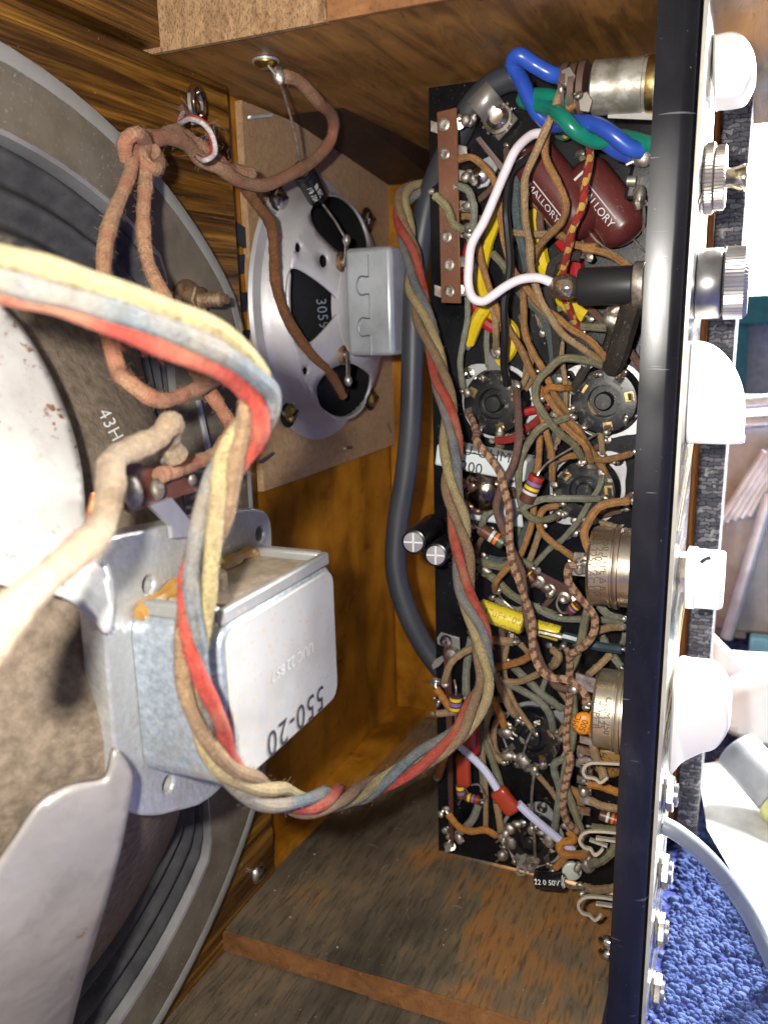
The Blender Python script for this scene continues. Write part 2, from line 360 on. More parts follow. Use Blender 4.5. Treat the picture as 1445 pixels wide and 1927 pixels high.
# cloth wires
rustc = cloth('rust_brown_cotton_braid', (.44, .25, .14), dirt=.5, dirtc=(.20, .085, .042), k=420, patch_c=(.36, .14, .085))
rustd = cloth('dark_rust_cotton_braid', (.27, .115, .045), dirt=.5, dirtc=(.10, .04, .02), k=420)
beigec = cloth('beige_cotton_braid', (.34, .26, .175), dirt=.55, dirtc=(.20, .115, .055), k=300)
hy = cloth('dirty_yellow_cotton', (.40, .32, .15), dirt=.85, dirtc=(.23, .165, .095), k=420)
hr = cloth('faded_red_cotton', (.40, .050, .032), dirt=.75, dirtc=(.27, .14, .085), k=420, patch_c=(.30, .12, .065))
hb = cloth('faded_blue_grey_cotton', (.145, .165, .175), dirt=.9, dirtc=(.24, .18, .115), k=420)
ht = cloth('dusty_tan_cotton', (.28, .175, .095), dirt=.7, dirtc=(.15, .105, .065), k=420)
# ------------------------------------------------------------------ the cabinet
XB, XF, ZC, ZF, YO, YB = -.213, -.203, .0969, -.2656, .272, .515
cab = thing('speaker_cabinet', (-.1, .40, -.286), 'open stained plywood amplifier cabinet that holds the speakers and the chassis', 'cabinet')
b = MB(); b.box((-.226, -.02, -.285), (XB, YB, .20)); b.build('baffle', WA, cab)
b = MB(); b.box((XB, -.02, -.276), (XF, .3175, ZC-.001)); b.build('mounting_board', WB, cab, bevel=.0008)
b = MB(); b.box((XB-.0005, -.02, ZC+.0005), (XF+.004, YO+.012, .20)); b.build('upper_rail', WB, cab)
b = MB(); b.box((XB, YO, ZC), (.0, YB, ZC+.0195)); b.build('top_panel', WC, cab)
b = MB(); b.box((XB+.0008, YO-.0025, ZC-.0012), (-.1335, YO-.0003, .19)); b.build('pale_end_strip', WP, cab)
b = MB(); b.box((-.1333, YO-.0020, ZC-.0009), (-.02, YO-.0003, .19)); b.build('brown_end_strip', WE, cab)
b = MB(); b.box((XB, YO+.001, -.285), (-.0375, YB, ZF)); b.build('bottom_panel', WF, cab)
b = MB(); b.box((XB, -.02, -.291), (-.04, YO+.0008, -.2765)); b.build('bottom_ledge', WF, cab)
b = MB(); b.box((XB+.002, YO-.0015, -.2755), (-.1310, YO+.0005, ZF-.0008)); b.build('dark_end_strip', WE, cab)
b = MB(); b.box((-.1308, YO-.0022, -.2755), (-.038, YO+.0005, ZF-.0005)); b.build('orange_end_strip', WE, cab)
b = MB(); b.box((XB, YB, -.285), (-.03, YB+.012, .12)); b.build('end_panel', WA, cab)
b = MB(); b.box((XB+.0005, .499, ZF+.0005), (-.176, YB-.0005, .083)); b.build('corner_post', WA, cab, bevel=.0008)
b = MB(); b.prism([(-.2088, .375, ZC-.0005), (-.2088, .512, ZC-.0005), (-.2088, .512, ZC-.017)], (.030, 0, 0)); b.build('corner_shade_wedge', simple('corner_shade_brown', (.035, .016, .006), .6, 0, (.02, .009, .004), 40, .3, 300), cab)  # added wedge, coloured dark to give the shade under the top panel
b = MB(); b.prism([(-.2125, .30, ZF+.0005), (-.2125, .512, ZF+.0005), (-.190, .512, ZF+.0005), (-.203, .32, ZF+.0005)], (0, 0, .006)); b.build('glue_block', WA, cab)
# dust and lint lying on the bottom panel
random.seed(5); ds = MB()
for i in range(60):
    x, y = random.uniform(-.20, -.05), random.uniform(.278, .50); s_ = random.uniform(.00015, .0005)
    ds.ball((x, y, ZF+s_*.5), s_, (random.uniform(.7, 1.8), random.uniform(.7, 1.8), .6), 6, .3)
for i in range(26):
    x, y = random.uniform(-.20, -.05), random.uniform(.278, .48); a = random.uniform(0, PI); l = random.uniform(.003, .009)
    ds.tube(crv([(x, y, ZF+.0003), (x+math.cos(a)*l*.5+random.gauss(0, .001), y+math.sin(a)*l*.5, ZF+.0009), (x+math.cos(a)*l, y+math.sin(a)*l, ZF+.0003)], 4), .00007, 3)
dso = ds.build('dust', simple('grey_lint', (.42, .38, .32), .9), cab); dso['kind'] = 'stuff'
# hardboard patch that carries the small speaker
HX = -.2093
hbt = thing('hardboard_panel', (HX, .42, -.077), 'tan hardboard square stapled inside the cabinet behind the small speaker', 'panel')
b = MB(); b.box((XB+.0003, .3375, -.0766), (HX, .5107, .0955)); b.build('sheet', HB, hbt)
def staple(px, py, dx, dy, mat, ln=20, w=1.0):
    L = math.hypot(dx, dy); dx, dy = dx/L*ln/2, dy/L*ln/2
    p = [PX(px-dx, py-dy, HX+.0006), PX(px+dx, py+dy, HX+.0006)]
    MB().tube([p[0]-Vector((.001, 0, 0)), p[0], p[1], p[1]-Vector((.001, 0, 0))], .0006*w, 6).build('staple', mat, hbt)
staple(491, 219, 42, -4, whitest, 42, 1.3); staple(503, 861, 24, -18, steelst, 27, 1.5); staple(656, 843, 12, -2, steelst, 14, 1.5); staple(733, 805, 6, 18, steelst, 20, .8)
for (px, py) in ((447, 440), (440, 500), (446, 570), (450, 640)):
    c = PX(px, py, XB+.0012)
    tag(MB().obox(c, (0, .0075, random.uniform(-.002, .002)), (0, .001, .0042), (.0008, 0, 0)).build('tape_scrap', blacktape), {440: 'dark blue tape scrap highest by the hardboard edge', 500: 'dark blue tape scrap second from top by the hardboard edge', 570: 'dark blue tape scrap third from top by the hardboard edge', 640: 'dark blue tape scrap lowest by the hardboard edge'}[py], 'tape', 'tape scraps by the hardboard edge')
# ------------------------------------------------------------------ woofer
CY, CZ0 = .1603, -.0948
AX = Vector((1, 0, 0)); WO = Vector((XF, CY, CZ0))
wf = thing('woofer', WO, 'large round speaker seen from behind with pale rim and rust spotted basket', 'speaker')
def smin(a, c, k=.06):
    h = max(0, min(1, .5+.5*(c-a)/k)); return c+(a-c)*h-k*h*(1-h)
def warp(b):     # the frame is cut straight on the side towards the small speaker
    for i, v in enumerate(b.v):
        dy, dz = v.y-CY, v.z-CZ0; r = math.hypot(dy, dz)
        if r < .035 or dy <= 0: continue
        cth = dy/r; so, si = smin(1.0, .815/max(cth, .05)), smin(1.0, .625/max(cth, .05))
        if r >= .1699: s = so
        elif r >= .1522: t_ = (r-.1522)/(.1699-.1522); s = si+(so-si)*t_
        else: s = 1-(1-si)*(r-.035)/(.1522-.035)
        b.v[i] = Vector((v.x, CY+dy*s, v.z if s == 1 else CZ0+dz*(1-(1-s)*.15)))
    return b
b = MB(); b.ring(WO, AX, [(.1745, .0), (.1756, .002), (.1752, .0095), (.172, .0105), (.1700, .0100), (.1700, .0005)], 96); warp(b).build('rim', rim_m, wf)
b = MB(); b.ring(WO, AX, [(.1699, .0006), (.1699, .0098), (.1530, .0094), (.1522, .0085), (.1522, .0006)], 96); warp(b).build('gasket', gask_m, wf)
b = MB(); b.ring(WO, AX, [(.1521, .001), (.1521, .0098), (.1505, .0098), (.1500, .001)], 96); warp(b).build('bright_edge', steel, wf)
pr = []
for i in range(33):
    t = i/32; r = .1500-.030*t; pr.append((r, .0042+.0030*math.sin(t*2*PI*2.5)+.004*t))
b = MB(); b.lathe(WO, AX, pr+[(.119, .0082)], 96); b.f = [f for f in b.f if len(f) == 4]; warp(b).build('surround', surr_m, wf, ang=80)
def HC(r): return .009+(.120-r)*.62
b = MB(); b.lathe(WO, AX, [(.1202, .0078)]+[(.120-.0026*i, HC(.120-.0026*i)) for i in range(39)], 96); b.f = [f for f in b.f if len(f) == 4]; warp(b).build('cone', cone_m, wf, ang=80)
MB().tube([PX(372, 752, -.188), PX(396, 862, -.188)], .0013, 8).build('frame_bead', steel, wf)
def HL(r): return .0835-(r-.030)*.60
def raysurf(px, py, O, Hf):
    r = ray(px, py); t = .04; last = t
    def g(t):
        p = r*t; return (p.x-O.x)-Hf(math.hypot(p.y-O.y, p.z-O.z))
    while t < .7:
        if g(t) < 0: break
        last = t; t += .002
    a, c = last, t
    for _ in range(24):
        m = (a+c)/2
        if g(m) > 0: a = m
        else: c = m
    return r*a
def px_loop(pts, per=5): return [(p.x, p.y) for p in crv([(a, b, 0) for a, b in pts], per, True)]
legA = px_loop([(-40, 545), (22, 592), (60, 640), (100, 712), (135, 800), (155, 885), (166, 985), (196, 1035), (215, 1110), (205, 1190), (172, 1160), (120, 1122), (35, 1105), (-20, 1085), (-110, 980), (-160, 800), (-130, 620)])
patch(legA, [], lambda x, y: raysurf(x, y, WO, HL), 'basket_arm', rustm, wf, .0016, 22)
legB = px_loop([(218, 1410), (206, 1452), (190, 1470), (130, 1482), (75, 1515), (30, 1580), (-10, 1640), (-80, 1760), (-90, 2000), (60, 2040), (120, 1985), (140, 1915), (163, 1825), (200, 1705), (226, 1610), (240, 1540), (250, 1460)])
patch(legB, [], lambda x, y: raysurf(x, y, WO, HL), 'basket_arm', steelw, wf, .0016, 22)
def s43(x, y):   # lettering down the cone
    px, py = 205+y*1.0*-1*-1*0+0, 800
    d = Vector((.47, .88)); n = Vector((.88, -.47))
    q = Vector((208, 800))+d*x+n*y
    return raysurf(q.x, q.y, WO+Vector((.0004, 0, 0)), HC)
text_mesh('43H', s43, 'lettering', whiteink, wf, 34, spacing=1.15)
# magnet housing on the basket: flange plate, can with rounded corners, coil recess, glue
XP = -.1300
mg = MB()
def yz(px, py, x): p = PX(px, py, x); return p
fl_pts = [(190, 1045), (205, 1015), (240, 1003), (330, 985), (440, 962), (490, 958), (508, 975), (513, 1020), (512, 1180), (470, 1400), (400, 1500), (330, 1528), (285, 1536), (245, 1528), (228, 1500), (212, 1350)]
fl3 = [PX(a, c, XP) for a, c in fl_pts]
fl2 = [(p.y, p.z) for p in fl3]
def circ2(cy, cz, r, n=12): return [(cy+r*math.cos(2*PI*k/n), cz+r*math.sin(2*PI*k/n)) for k in range(n)]
hol = []
for (a, c) in ((281, 1100), (490, 1005), (318, 1476)):
    p = PX(a, c, XP); hol.append(circ2(p.y, p.z, .0022))
galvf = spangle((.46, .44, .40), 'scuffed_zinc_flange')
fo = patch([(p.x, p.y) for p in crv([(y, z, 0) for y, z in fl2], 3, True)], hol, lambda y, z: Vector((XP, y, z)), 'magnet_flange', galvf, wf, .0075, .01, -1, False)
bv = fo.modifiers.new('bevel', 'BEVEL'); bv.width = .0011; bv.segments = 2; bv.angle_limit = .7
XT = -.105
yn, yf = .1475, .2040
ztn, zbn = PY(405, 1165, yn).z, PY(425, 1490, yn).z
ztf, zbf = PX(631, 1052, XT).z, PX(634, 1318, XT).z
zt, zb = (ztn+ztf)/2, (zbn+zbf)/2
zt, zb = ztf, zbf
can = MB()
r_ = .004
def rrect(y0, y1, z0, z1, r, x, n=4):
    out = []
    for (cy, cz, a0) in ((y1-r, z1-r, 0), (y0+r, z1-r, PI/2), (y0+r, z0+r, PI), (y1-r, z0+r, 1.5*PI)):
        for k in range(n+1):
            a = a0+PI/2*k/n; out.append(Vector((x, cy+r*math.cos(a), cz+r*math.sin(a))))
    return out
secs = [rrect(yn, yf, zb, zt, .0055, XP+.0002), rrect(yn, yf, zb, zt, .0055, XT-.0024), rrect(yn+.0008, yf-.0008, zb+.0008, zt-.0008, .0050, XT-.0008), rrect(yn+.0026, yf-.0026, zb+.0026, zt-.0026, .0042, XT)]
nn = len(secs[0]); vs = [v for s_ in secs for v in s_]; fs = []
for i in range(3):
    for k in range(nn): fs.append((i*nn+k, i*nn+(k+1) % nn, (i+1)*nn+(k+1) % nn, (i+1)*nn+k))
fs.append(tuple(3*nn+k for k in range(nn)))
can.add(vs, fs); cano = can.build('magnet_can', galv, wf)
# text face plate, top lip and dusty recess
b = MB(); b.prism(rrect(yn+.0016, yf-.0016, zb+.0016, zt-.0016, .0045, XT-.0004), (.0010, 0, 0)); face = b.build('face_plate', stainmetal, wf, bevel=.0007)
b = MB(); b.prism([(XP+.003, yn+.010, zt-.001), (XT-.003, yn+.010, zt-.001), (XT-.003, yf-.006, zt-.001), (XP+.003, yf-.006, zt-.001)], (0, 0, .0022)); b.build('coil_wrap', dustm, wf, bevel=.0006)
b = MB()
for (x0, x1, y0, y1) in ((XT-.0024, XT-.0002, yn+.002, yf-.002), (XP+.002, XT-.0026, yf-.0045, yf-.001), (XP+.002, XT-.0026, yn+.002, yn+.005)):
    b.box((x0, y0, zt-.001), (x1, y1, zt+.0030))
b.build('can_lip', whitemetal, wf, bevel=.0008)
b = MB(); P = crv([(XP+.0018, yn+.001, zt-.0005), (XP+.0022, yn+.010, zt+.0016), (XP+.0020, yn+.022, zt+.0022), (XP+.0022, yn+.036, zt+.0016), (XP+.0018, yn+.047, zt+.0018), (XP+.0022, yf-.001, zt)], 5)
b.tube(P, .0022, 8, lambda t: .8+.5*math.sin(t*17)**2); b.build('glue_bead', glue, wf)
b = MB(); b.ring((XP+.0075, yn+.020, zt+.0012), (0, 0, 1), [(.0001, .0), (.0055, .0), (.0055, .0032), (.005, .0038), (.0001, .0038)], 16); b.build('coil_end', dustm, wf)
tfv = Vector((0, 1, 0))
cc = PX(560, 1352, XT+.0009)
flat_text('550-20', cc, Vector((0, -1, -.02)), Vector((0, -.03, -1)), .0098, darkink, wf, spacing=1.12)
c2 = PX(553, 1243, XT+.0009)
flat_text('UUC 22 857', c2, Vector((0, -1, 0)), Vector((0, 0, -1)), .0042, paleink, wf)
b = MB(); b.ring((XP-.0155, .166, -.0935), AX, [(.0001, 0), (.026, 0), (.026, .0115), (.0001, .0115)], 48); b.build('magnet_ring', simple('red_brown_ring', (.28, .07, .035), .5), wf)
# terminal strip with bracket on the basket
XTm = -.128
def q(px, py, dx=0): return PX(px, py, XTm+dx)
b = MB(); b.prism([q(232, 880), q(248, 868), q(368, 905), q(372, 925), q(345, 932), q(250, 965), q(236, 955)], (-.0016, 0, 0)); ts = b.build('terminal_strip', phend, wf)
for (a, c, s1) in ((250, 912, .0030), (296, 918, .0032), (362, 903, .0024), (312, 865, .0024)):
    MB().ball(q(a, c, .0014), s1*.62, (.7, 1.1, 1.2), 14, .34).build('solder_lug', simple('dull_dark_solder', (.26, .23, .20), .5, .7, (.10, .08, .06), 260, .4, 500), wf)
b = MB(); P = [q(285, 942, .001), q(318, 938, .001), q(318, 962, .002), q(352, 985, .003), q(356, 1008, .002)]
b.prism([q(276, 952), q(316, 936), q(352, 980), q(352, 1010), q(318, 1012), q(316, 990)], (.0012, 0, 0)); b.build('strip_bracket', steel, wf)
b = MB(); b.tube(crv([PX(182, 930, -.131), PX(176, 960, -.131), PX(172, 985, -.133)], 6), .0013, 8); b.build('pigtail', simple('copper_pigtail', (.55, .22, .10), .35, .9, (.25, .08, .03), 900, .6, 1500), wf)
# mounting bolt of the woofer with washer and nut
def bolt(px, py, ln, label):
    o = PX(px, py, XF+.0110); t = thing('mounting_bolt', o, label, 'bolt')
    MB().lathe(o, AX, [(.0075, -.0005), (.0078, .0005), (.0075, .0016)], 24).build('washer', rustbolt, t)
    MB().lathe(o, AX, [(.0052, .0016), (.0055, .0022), (.0055, .0058), (.0050, .0064)], 6).build('nut', rustbolt, t, smooth=False)
    pr = []
    for i in range(int((ln-.0064)/.0016)): pr += [(.0028, .0064+i*.0016), (.0017, .0064+i*.0016+.0008)]
    MB().lathe(o, AX, pr+[(.0018, ln)], 14).build('thread', rustbolt, t, smooth=False)
bolt(352, 566, .0175, 'threaded bolt with rusty nut and washer on the woofer rim')
# screw at the lower end of the mounting board
o = PX(485, 1642, XF); t = thing('wood_screw', o, 'round head screw low in the end of the stained board', 'screw')
MB().lathe(o, AX, [(.0052, .0001), (.0050, .0012), (.0036, .0026), (.0001, .0031)], 20).build('head', chrome, t)
MB().obox(o+Vector((.0029, 0, 0)), (0, .003, .0006), (0, 0, .0005), (.0005, 0, 0)).build('slot', blackm, t)
# ------------------------------------------------------------------ tweeter
TO = Vector((HX, .3985, .0075))
tw = thing('tweeter', TO, 'small round silver speaker frame with black openings mounted on tan hardboard', 'speaker')
b = MB(); b.ring(TO, AX, [(.066, .0002), (.0668, .001), (.0660, .0028), (.0600, .0034), (.0575, .0065), (.0565, .0130), (.0545, .0150), (.0545, .0130), (.0555, .0100), (.0560, .0002)], 72); b.build('frame_rim', silver_p, tw)
def HT(r): return .0150+(.0546-r)*.40 if r > .0265 else .0150+(.0546-.0265)*.40
def tyz(px, py): p = raysurf(px, py, TO, HT); return (p.y, p.z)
def yzmap(y, z): return Vector((TO.x+HT(math.hypot(y-TO.y, z-TO.z)), y, z))
outl = circ2(TO.y, TO.z, .0550, 72)
h1 = [(585, 398), (600, 375), (632, 368), (662, 385), (684, 420), (694, 462), (672, 474), (652, 478), (640, 476), (612, 450), (592, 425)]
h2 = [(540, 520), (550, 506), (566, 508), (600, 530), (634, 560), (640, 580), (628, 600), (596, 636), (575, 648), (556, 640), (543, 600), (537, 560)]
h3 = [(596, 735), (606, 712), (628, 692), (660, 684), (692, 702), (699, 716), (690, 750), (664, 782), (632, 789), (606, 770)]
h4 = [(562, 456), (567, 462), (566, 472), (560, 476), (556, 468), (557, 459)]
h5 = [(609, 478), (616, 484), (616, 498), (608, 504), (602, 496), (602, 484)]
h6 = [(575, 690), (580, 696), (578, 706), (572, 704), (570, 696)]
hs = [[tyz(a, c) for a, c in px_loop(h, 3)] for h in (h1, h2, h3)]+[[tyz(a, c) for a, c in px_loop(h, 2)] for h in (h4, h5, h6)]
# a fourth opening that the magnet hides from here
hs.append([(TO.y+.040*math.cos(a)+.0, TO.z+.010+.012*math.sin(a)) if False else (TO.y+.041+.009*math.cos(a), TO.z+.004+.016*math.sin(a)) for a in [2*PI*k/14 for k in range(14)]])
patch(outl, hs, yzmap, 'frame_face', silver_p, tw, .0014, .006)
b = MB(); b.lathe(TO, AX, [(.0545, .0138), (.0541, .0022), (.052, .0035), (.030, .0105), (.0255, .0145), (.012, .0150), (.004, .0150)], 60); b.f = [f for f in b.f if len(f) == 4]; b.build('cone', blackpap, tw, ang=80)
def s3059(x, y):
    qv = Vector((606, 590))+Vector((.10, .99))*x+Vector((.99, -.10))*y
    p = ray(qv.x, qv.y); return p*((TO.x+.0155)/p.x)
text_mesh('3059', s3059, 'lettering', simple('pale_blue_print', (.45, .52, .66), .6), tw, 27, spacing=1.1)
MB().lathe(TO, AX, [(.0275, .0225), (.0275, .0262), (.0250, .0275), (.0001, .0275)], 44).build('hub', silver_p, tw)
# magnet yoke block with interlocking tabs
xm0, xm1 = TO.x+.0290, TO.x+.0530
ylo, yhi = TO.y-.0245, TO.y+.0245
zl, zh = TO.z-.0225, TO.z+.0275
b = MB(); b.box((xm0, ylo, zl), (xm1, yhi, zh)); yk = b.build('magnet_yoke', simple('blue_grey_zinc', (.50, .53, .56), .36, .4, (.31, .33, .35), 35, .06, 500, .5), tw, bevel=.0022)
seam = []
ys = TO.y-.0255
def sy(u, w): return Vector((xm0+.0125+u, ylo-.0001, zh-.0035-w*1.27))
sp = [(0, 0), (0, .0075), (-.001, .0085), (-.0045, .0083), (-.0062, .0105), (-.0062, .0135), (-.0045, .0155), (-.001, .0152), (0, .0162), (0, .0238), (-.001, .0248), (-.0045, .0246), (-.0062, .0268), (-.0062, .0298), (-.0045, .0318), (-.001, .0316), (0, .0325), (0, .0395)]
b = MB(); b.tube(crv([sy(u, w*.92) for u, w in sp], 4), .00045, 6); b.build('yoke_seam', simple('dark_seam_metal', (.22, .23, .25), .5, .6), tw)  # darker metal line along the yoke joint
def lug(px, py, tip, nm='solder_tab'):
    p = raysurf(px, py, TO, HT)
    MB().ring(p, AX, [(.0018, -.0004), (.0050, -.0004), (.0050, .0010), (.0042, .0016), (.0018, .0012)], 20).build('eyelet', rustbolt, tw)
    MB().lathe(p, AX, [(.0020, 0), (.0020, .0024), (.0001, .0028)], 12).build('rivet', tin, tw)
    e = raysurf(tip[0], tip[1], TO, lambda r: .030); m = p.lerp(e, .45)+Vector((.0015, 0, 0))
    d = (e-p).normalized(); s1 = d.cross(AX).normalized()*.0017
    b = MB()
    for a, c in ((p+Vector((.0022, 0, 0)), m), (m, e)): b.obox((a+c)/2, (c-a)/2*1.04, s1, Vector((.0004, 0, 0)))
    b.ball(e, .0020, (1, 1, 1.3), 10, .12); b.build(nm, tin, tw)
    return e
lugU = lug(642, 494, (652, 452)); lugL = lug(646, 668, (655, 716))
for (px, py, wsh) in ((525, 375, 1), (694, 415, 0), (545, 777, 1), (699, 750, 0)):
    o = PX(px, py, HX+.0034)
    s_ = MB().lathe(o, AX, [(.0048, 0), (.0046, .0016), (.003, .0030), (.0001, .0034)], 18).build('screw', chrome if py < 500 else brass, tw)
    MB().lathe(o, AX, [(.0072, -.0012), (.0072, -.0004), (.0050, .0001)], 20).build('washer', blackm, s_)
    MB().obox(o+Vector((.0032, 0, 0)), (0, .0025, .001), (0, -.0002, .0005), (.0004, 0, 0)).build('slot', blackm, s_)
# ------------------------------------------------------------------ wires on the cabinet side
def wob(seed, amt=.07):
    a, c, d = random.uniform(0, 9), random.uniform(25, 45), random.uniform(60, 110)
    return lambda u: 1+amt*(math.sin(a+c*u)+.6*math.sin(2*a+d*u))
def jit(P, s):
    return [P[0]]+[p+Vector((random.gauss(0, s), random.gauss(0, s), random.gauss(0, s))) for p in P[1:-1]]+[P[-1]]
def fuzz(C, r, n, mat, par, ln=.0022):
    T, U, B = frames(C); f = MB()
    for _ in range(n):
        i = random.randrange(1, len(C)-1); a = random.uniform(0, 2*PI); d = U[i]*math.cos(a)+B[i]*math.sin(a)
        p = C[i].lerp(C[i+1], random.random())+d*r*.97; l = random.uniform(.3, 1)*ln
        q = p+(d*random.uniform(.1, .7)+T[i]*random.uniform(-1, 1)+Vector((random.gauss(0, .3), random.gauss(0, .3), random.gauss(0, .3)))).normalized()*l*.5
        e = q+(d*random.uniform(.0, .6)+T[i]*random.uniform(-1, 1)+Vector((random.gauss(0, .5), random.gauss(0, .5), random.gauss(0, .5)))).normalized()*l*.5
        f.tube([p, q, e], .00005, 3)
    o = f.build('fuzz', mat, par); o['kind'] = 'stuff'
def wire3(P, r, mat, label, name='cloth_wire', cat='wire', n=10, per=8, group=None, taper=None, fz=0, kink=0):
    C = crv(jit([V3(p) for p in P], kink) if kink else P, per)
    o = MB().tube(C, r, n, taper or wob(0)).build(name, mat)
    if fz: fuzz(C, r, fz, mat, o)
    return tag(o, label, cat, group)
# lug under the top panel with brass screw
lo = PZ(500, 112, ZC); t = thing('ceiling_lug', lo, 'solder lug held by a brass screw under the cabinet top', 'lug')
MB().lathe(lo, (0, 0, -1), [(.0046, 0), (.0044, .0015), (.0028, .0030), (.0001, .0034)], 18).build('brass_screw', brass, t)
e1 = PZ(524, 142, ZC-.006)
b = MB(); b.ring(lo, (0, 0, -1), [(.003, .0002), (.0052, .0002), (.0052, .0010), (.003, .0010)], 20)
d = (e1-lo).normalized(); b.obox((lo+e1)/2+Vector((0, 0, -.0004)), (e1-lo)/2, d.cross(Vector((0, 0, 1))).normalized()*.0022, (0, 0, .0005)); b.build('tab', steel, t)
MB().ball(e1, .0022, (1.1, .8, 1.4), 14, .3).build('solder', bright, t)
# crossover capacitor hanging on its own leads
ca, cb = PX(568, 318, -.188), PX(598, 372, -.192)
t = thing('crossover_capacitor', cb, 'small black electrolytic capacitor hanging on thin leads above the small speaker', 'capacitor')
ax = (cb-ca).normalized(); L = (cb-ca).length
MB().lathe(ca, ax, [(.0046, 0), (.0050, .0008), (.0050, .0022), (.0046, .0030), (.0050, .0038), (.0050, L-.0008), (.0044, L)], 22).build('sleeve', blackcap, t)
MB().lathe(ca-ax*.0003, ax, [(.0042, 0), (.0042, .0004)], 20).build('can_top', chrome, t)
cyl_text('1uF 50V', ca+ax*L*.55, ax, .00512, -ca, .0036, whiteink, t, shift=.0012); cyl_text('BP 85C', ca+ax*L*.55, ax, .00512, -ca, .0032, whiteink, t, shift=-.0022)
MB().tube(crv([e1, e1.lerp(ca, .5)+Vector((.001, 0, 0)), ca], 5), .00055, 6).build('lead', tin, t)
MB().tube(crv([cb, cb.lerp(lugU, .5)+Vector((.0008, 0, 0)), lugU], 5), .00055, 6).build('lead', tin, t)
# rust brown cloth speaker wires
def XL(l): return [PX(a, c, x) for a, c, x in l]
w1 = [PZ(538, 122, ZC-.004), PX(566, 150, -.165), PX(598, 190, -.168), PX(626, 228, -.172), PX(624, 262, -.175), PX(598, 298, -.177), PX(552, 328, -.178), PX(503, 348, -.180), PX(455, 342, -.181), PX(412, 320, -.181), PX(380, 292, -.181), PX(352, 268, -.180), PX(310, 262, -.178), PX(270, 272, -.176)]
wire3([e1]+w1[1:], .0025, rustc, 'thick rust brown cloth wire curving from the ceiling lug down to the knot', fz=500, kink=.0007, taper=lambda u: min(1.0, .45+u*18)*(1+.06*math.sin(60*u)))
wire3(XL([(476, 328, -.181), (440, 316, -.182), (405, 300, -.182), (375, 276, -.184), (340, 248, -.184), (300, 250, -.181), (262, 262, -.178), (240, 290, -.176)]), .0025, rustc, 'folded rust brown cloth wire ending in a short loop beside the knot', fz=350, kink=.0005)
wire3(XL([(462, 352, -.186), (485, 382, -.186), (506, 420, -.188), (514, 480, -.190), (522, 545, -.190), (548, 605, -.190), (585, 662, -.190), (620, 705, -.191), (646, 745, -.192)]), .0024, rustd, 'dark rust cloth wire hanging across the silver frame to its lower lug', fz=350, kink=.0006)
wire3(XL([(252, 268, -.172), (240, 330, -.168), (214, 400, -.164), (196, 480, -.158), (203, 590, -.150), (224, 690, -.144), (248, 735, -.140), (290, 752, -.138), (345, 738, -.138), (405, 714, -.140)]), .0021, rustc, 'rust cloth wire from the knot that loops low under the blurred wire bundle', fz=450, kink=.0009)
wire3(XL([(262, 262, -.172), (266, 330, -.168), (272, 410, -.164), (290, 490, -.160), (320, 590, -.153), (362, 688, -.146), (396, 745, -.142), (436, 800, -.140)]), .0021, rustc, 'rust cloth wire from the knot running straight down behind the blurred bundle', fz=450, kink=.0009)
wire3(XL([(440, 800, -.136), (410, 850, -.132), (375, 868, -.130), (335, 884, -.127), (300, 895, -.126)]), .0020, rustc, 'short rust cloth wire joining the brown terminal strip on the woofer')
# the knot itself and its string tie
kp = [(238, 300), (236, 268), (256, 252), (274, 268), (268, 300), (290, 318), (300, 304), (288, 284)]
wire3([PX(a, c, -.170+.002*(i % 3)) for i, (a, c) in enumerate(kp)], .0022, rustc, 'tight knot of rust cloth wire where the strands meet', 'wire_knot', 'knot', fz=200)
ho = PX(345, 200, XF); t = thing('screw_eye', ho, 'shiny round screw eye in the stained board above the string tie', 'hook')
tp = [ho+Vector((.006, math.cos(a)*.0040, math.sin(a)*.0058)) for a in [2*PI*k/20 for k in range(20)]]
MB().tube(tp+[tp[0]], .0015, 8).build('ring', chrome, t); MB().cyl(ho, ho+Vector((.0045, 0, -.006)), .0016, n=10).build('shank', chrome, t)
redstr = cloth('red_string', (.60, .06, .05), dirt=.2, k=900); whitestr = cloth('white_string', (.74, .70, .68), dirt=.2, k=900)
t = thing('string_tie', PX(345, 230, -.196), 'red and white string tie looped round the brown wires below the screw eye', 'string')
for (mt, off, rr) in ((redstr, 0, .0011), (redstr, -5, .0009), (whitestr, 7, .0008)):
    P = XL([(345, 212, -.197+off*.0003), (338, 232, -.190+off*.0003), (358, 222+off*.3, -.178+off*.0003), (384, 232+off*.3, -.172+off*.0003), (399+off*.3, 258, -.169+off*.0003), (401+off*.5, 288, -.169+off*.0003), (384, 302, -.171+off*.0003), (366, 290, -.186)])
    MB().tube(crv(P, 8), rr, 8).build('strand', mt, t)
# frayed fibres at the knot
frb = MB()
for i in range(45):
    p = PX(random.gauss(395, 14), random.gauss(258, 18), -.171); dd = Vector((random.gauss(0, 1), random.gauss(0, 1), random.gauss(0, 1))).normalized()*random.uniform(.002, .006)
    m = p+dd*.5+Vector((random.gauss(0, .0008), random.gauss(0, .0008), random.gauss(0, .0008))); frb.tube([p, m, p+dd], .00002, 3)
f_ = frb.build('lint', whitestr, t); f_['kind'] = 'stuff'
# beige cloth wire at the woofer, out of focus
wire3([PD(-40, 1235, .098), PD(30, 1140, .112), PD(120, 1060, .130), PD(185, 1000, .145), PD(208, 930, .155), PD(212, 868, .165), PD(250, 846, .175), PD(296, 824, .182), PD(322, 796, .186), PD(318, 832, .192), PD(332, 858, .196)], .0027, beigec, 'soft beige cloth wire bent at the terminal strip and running out to the left edge')
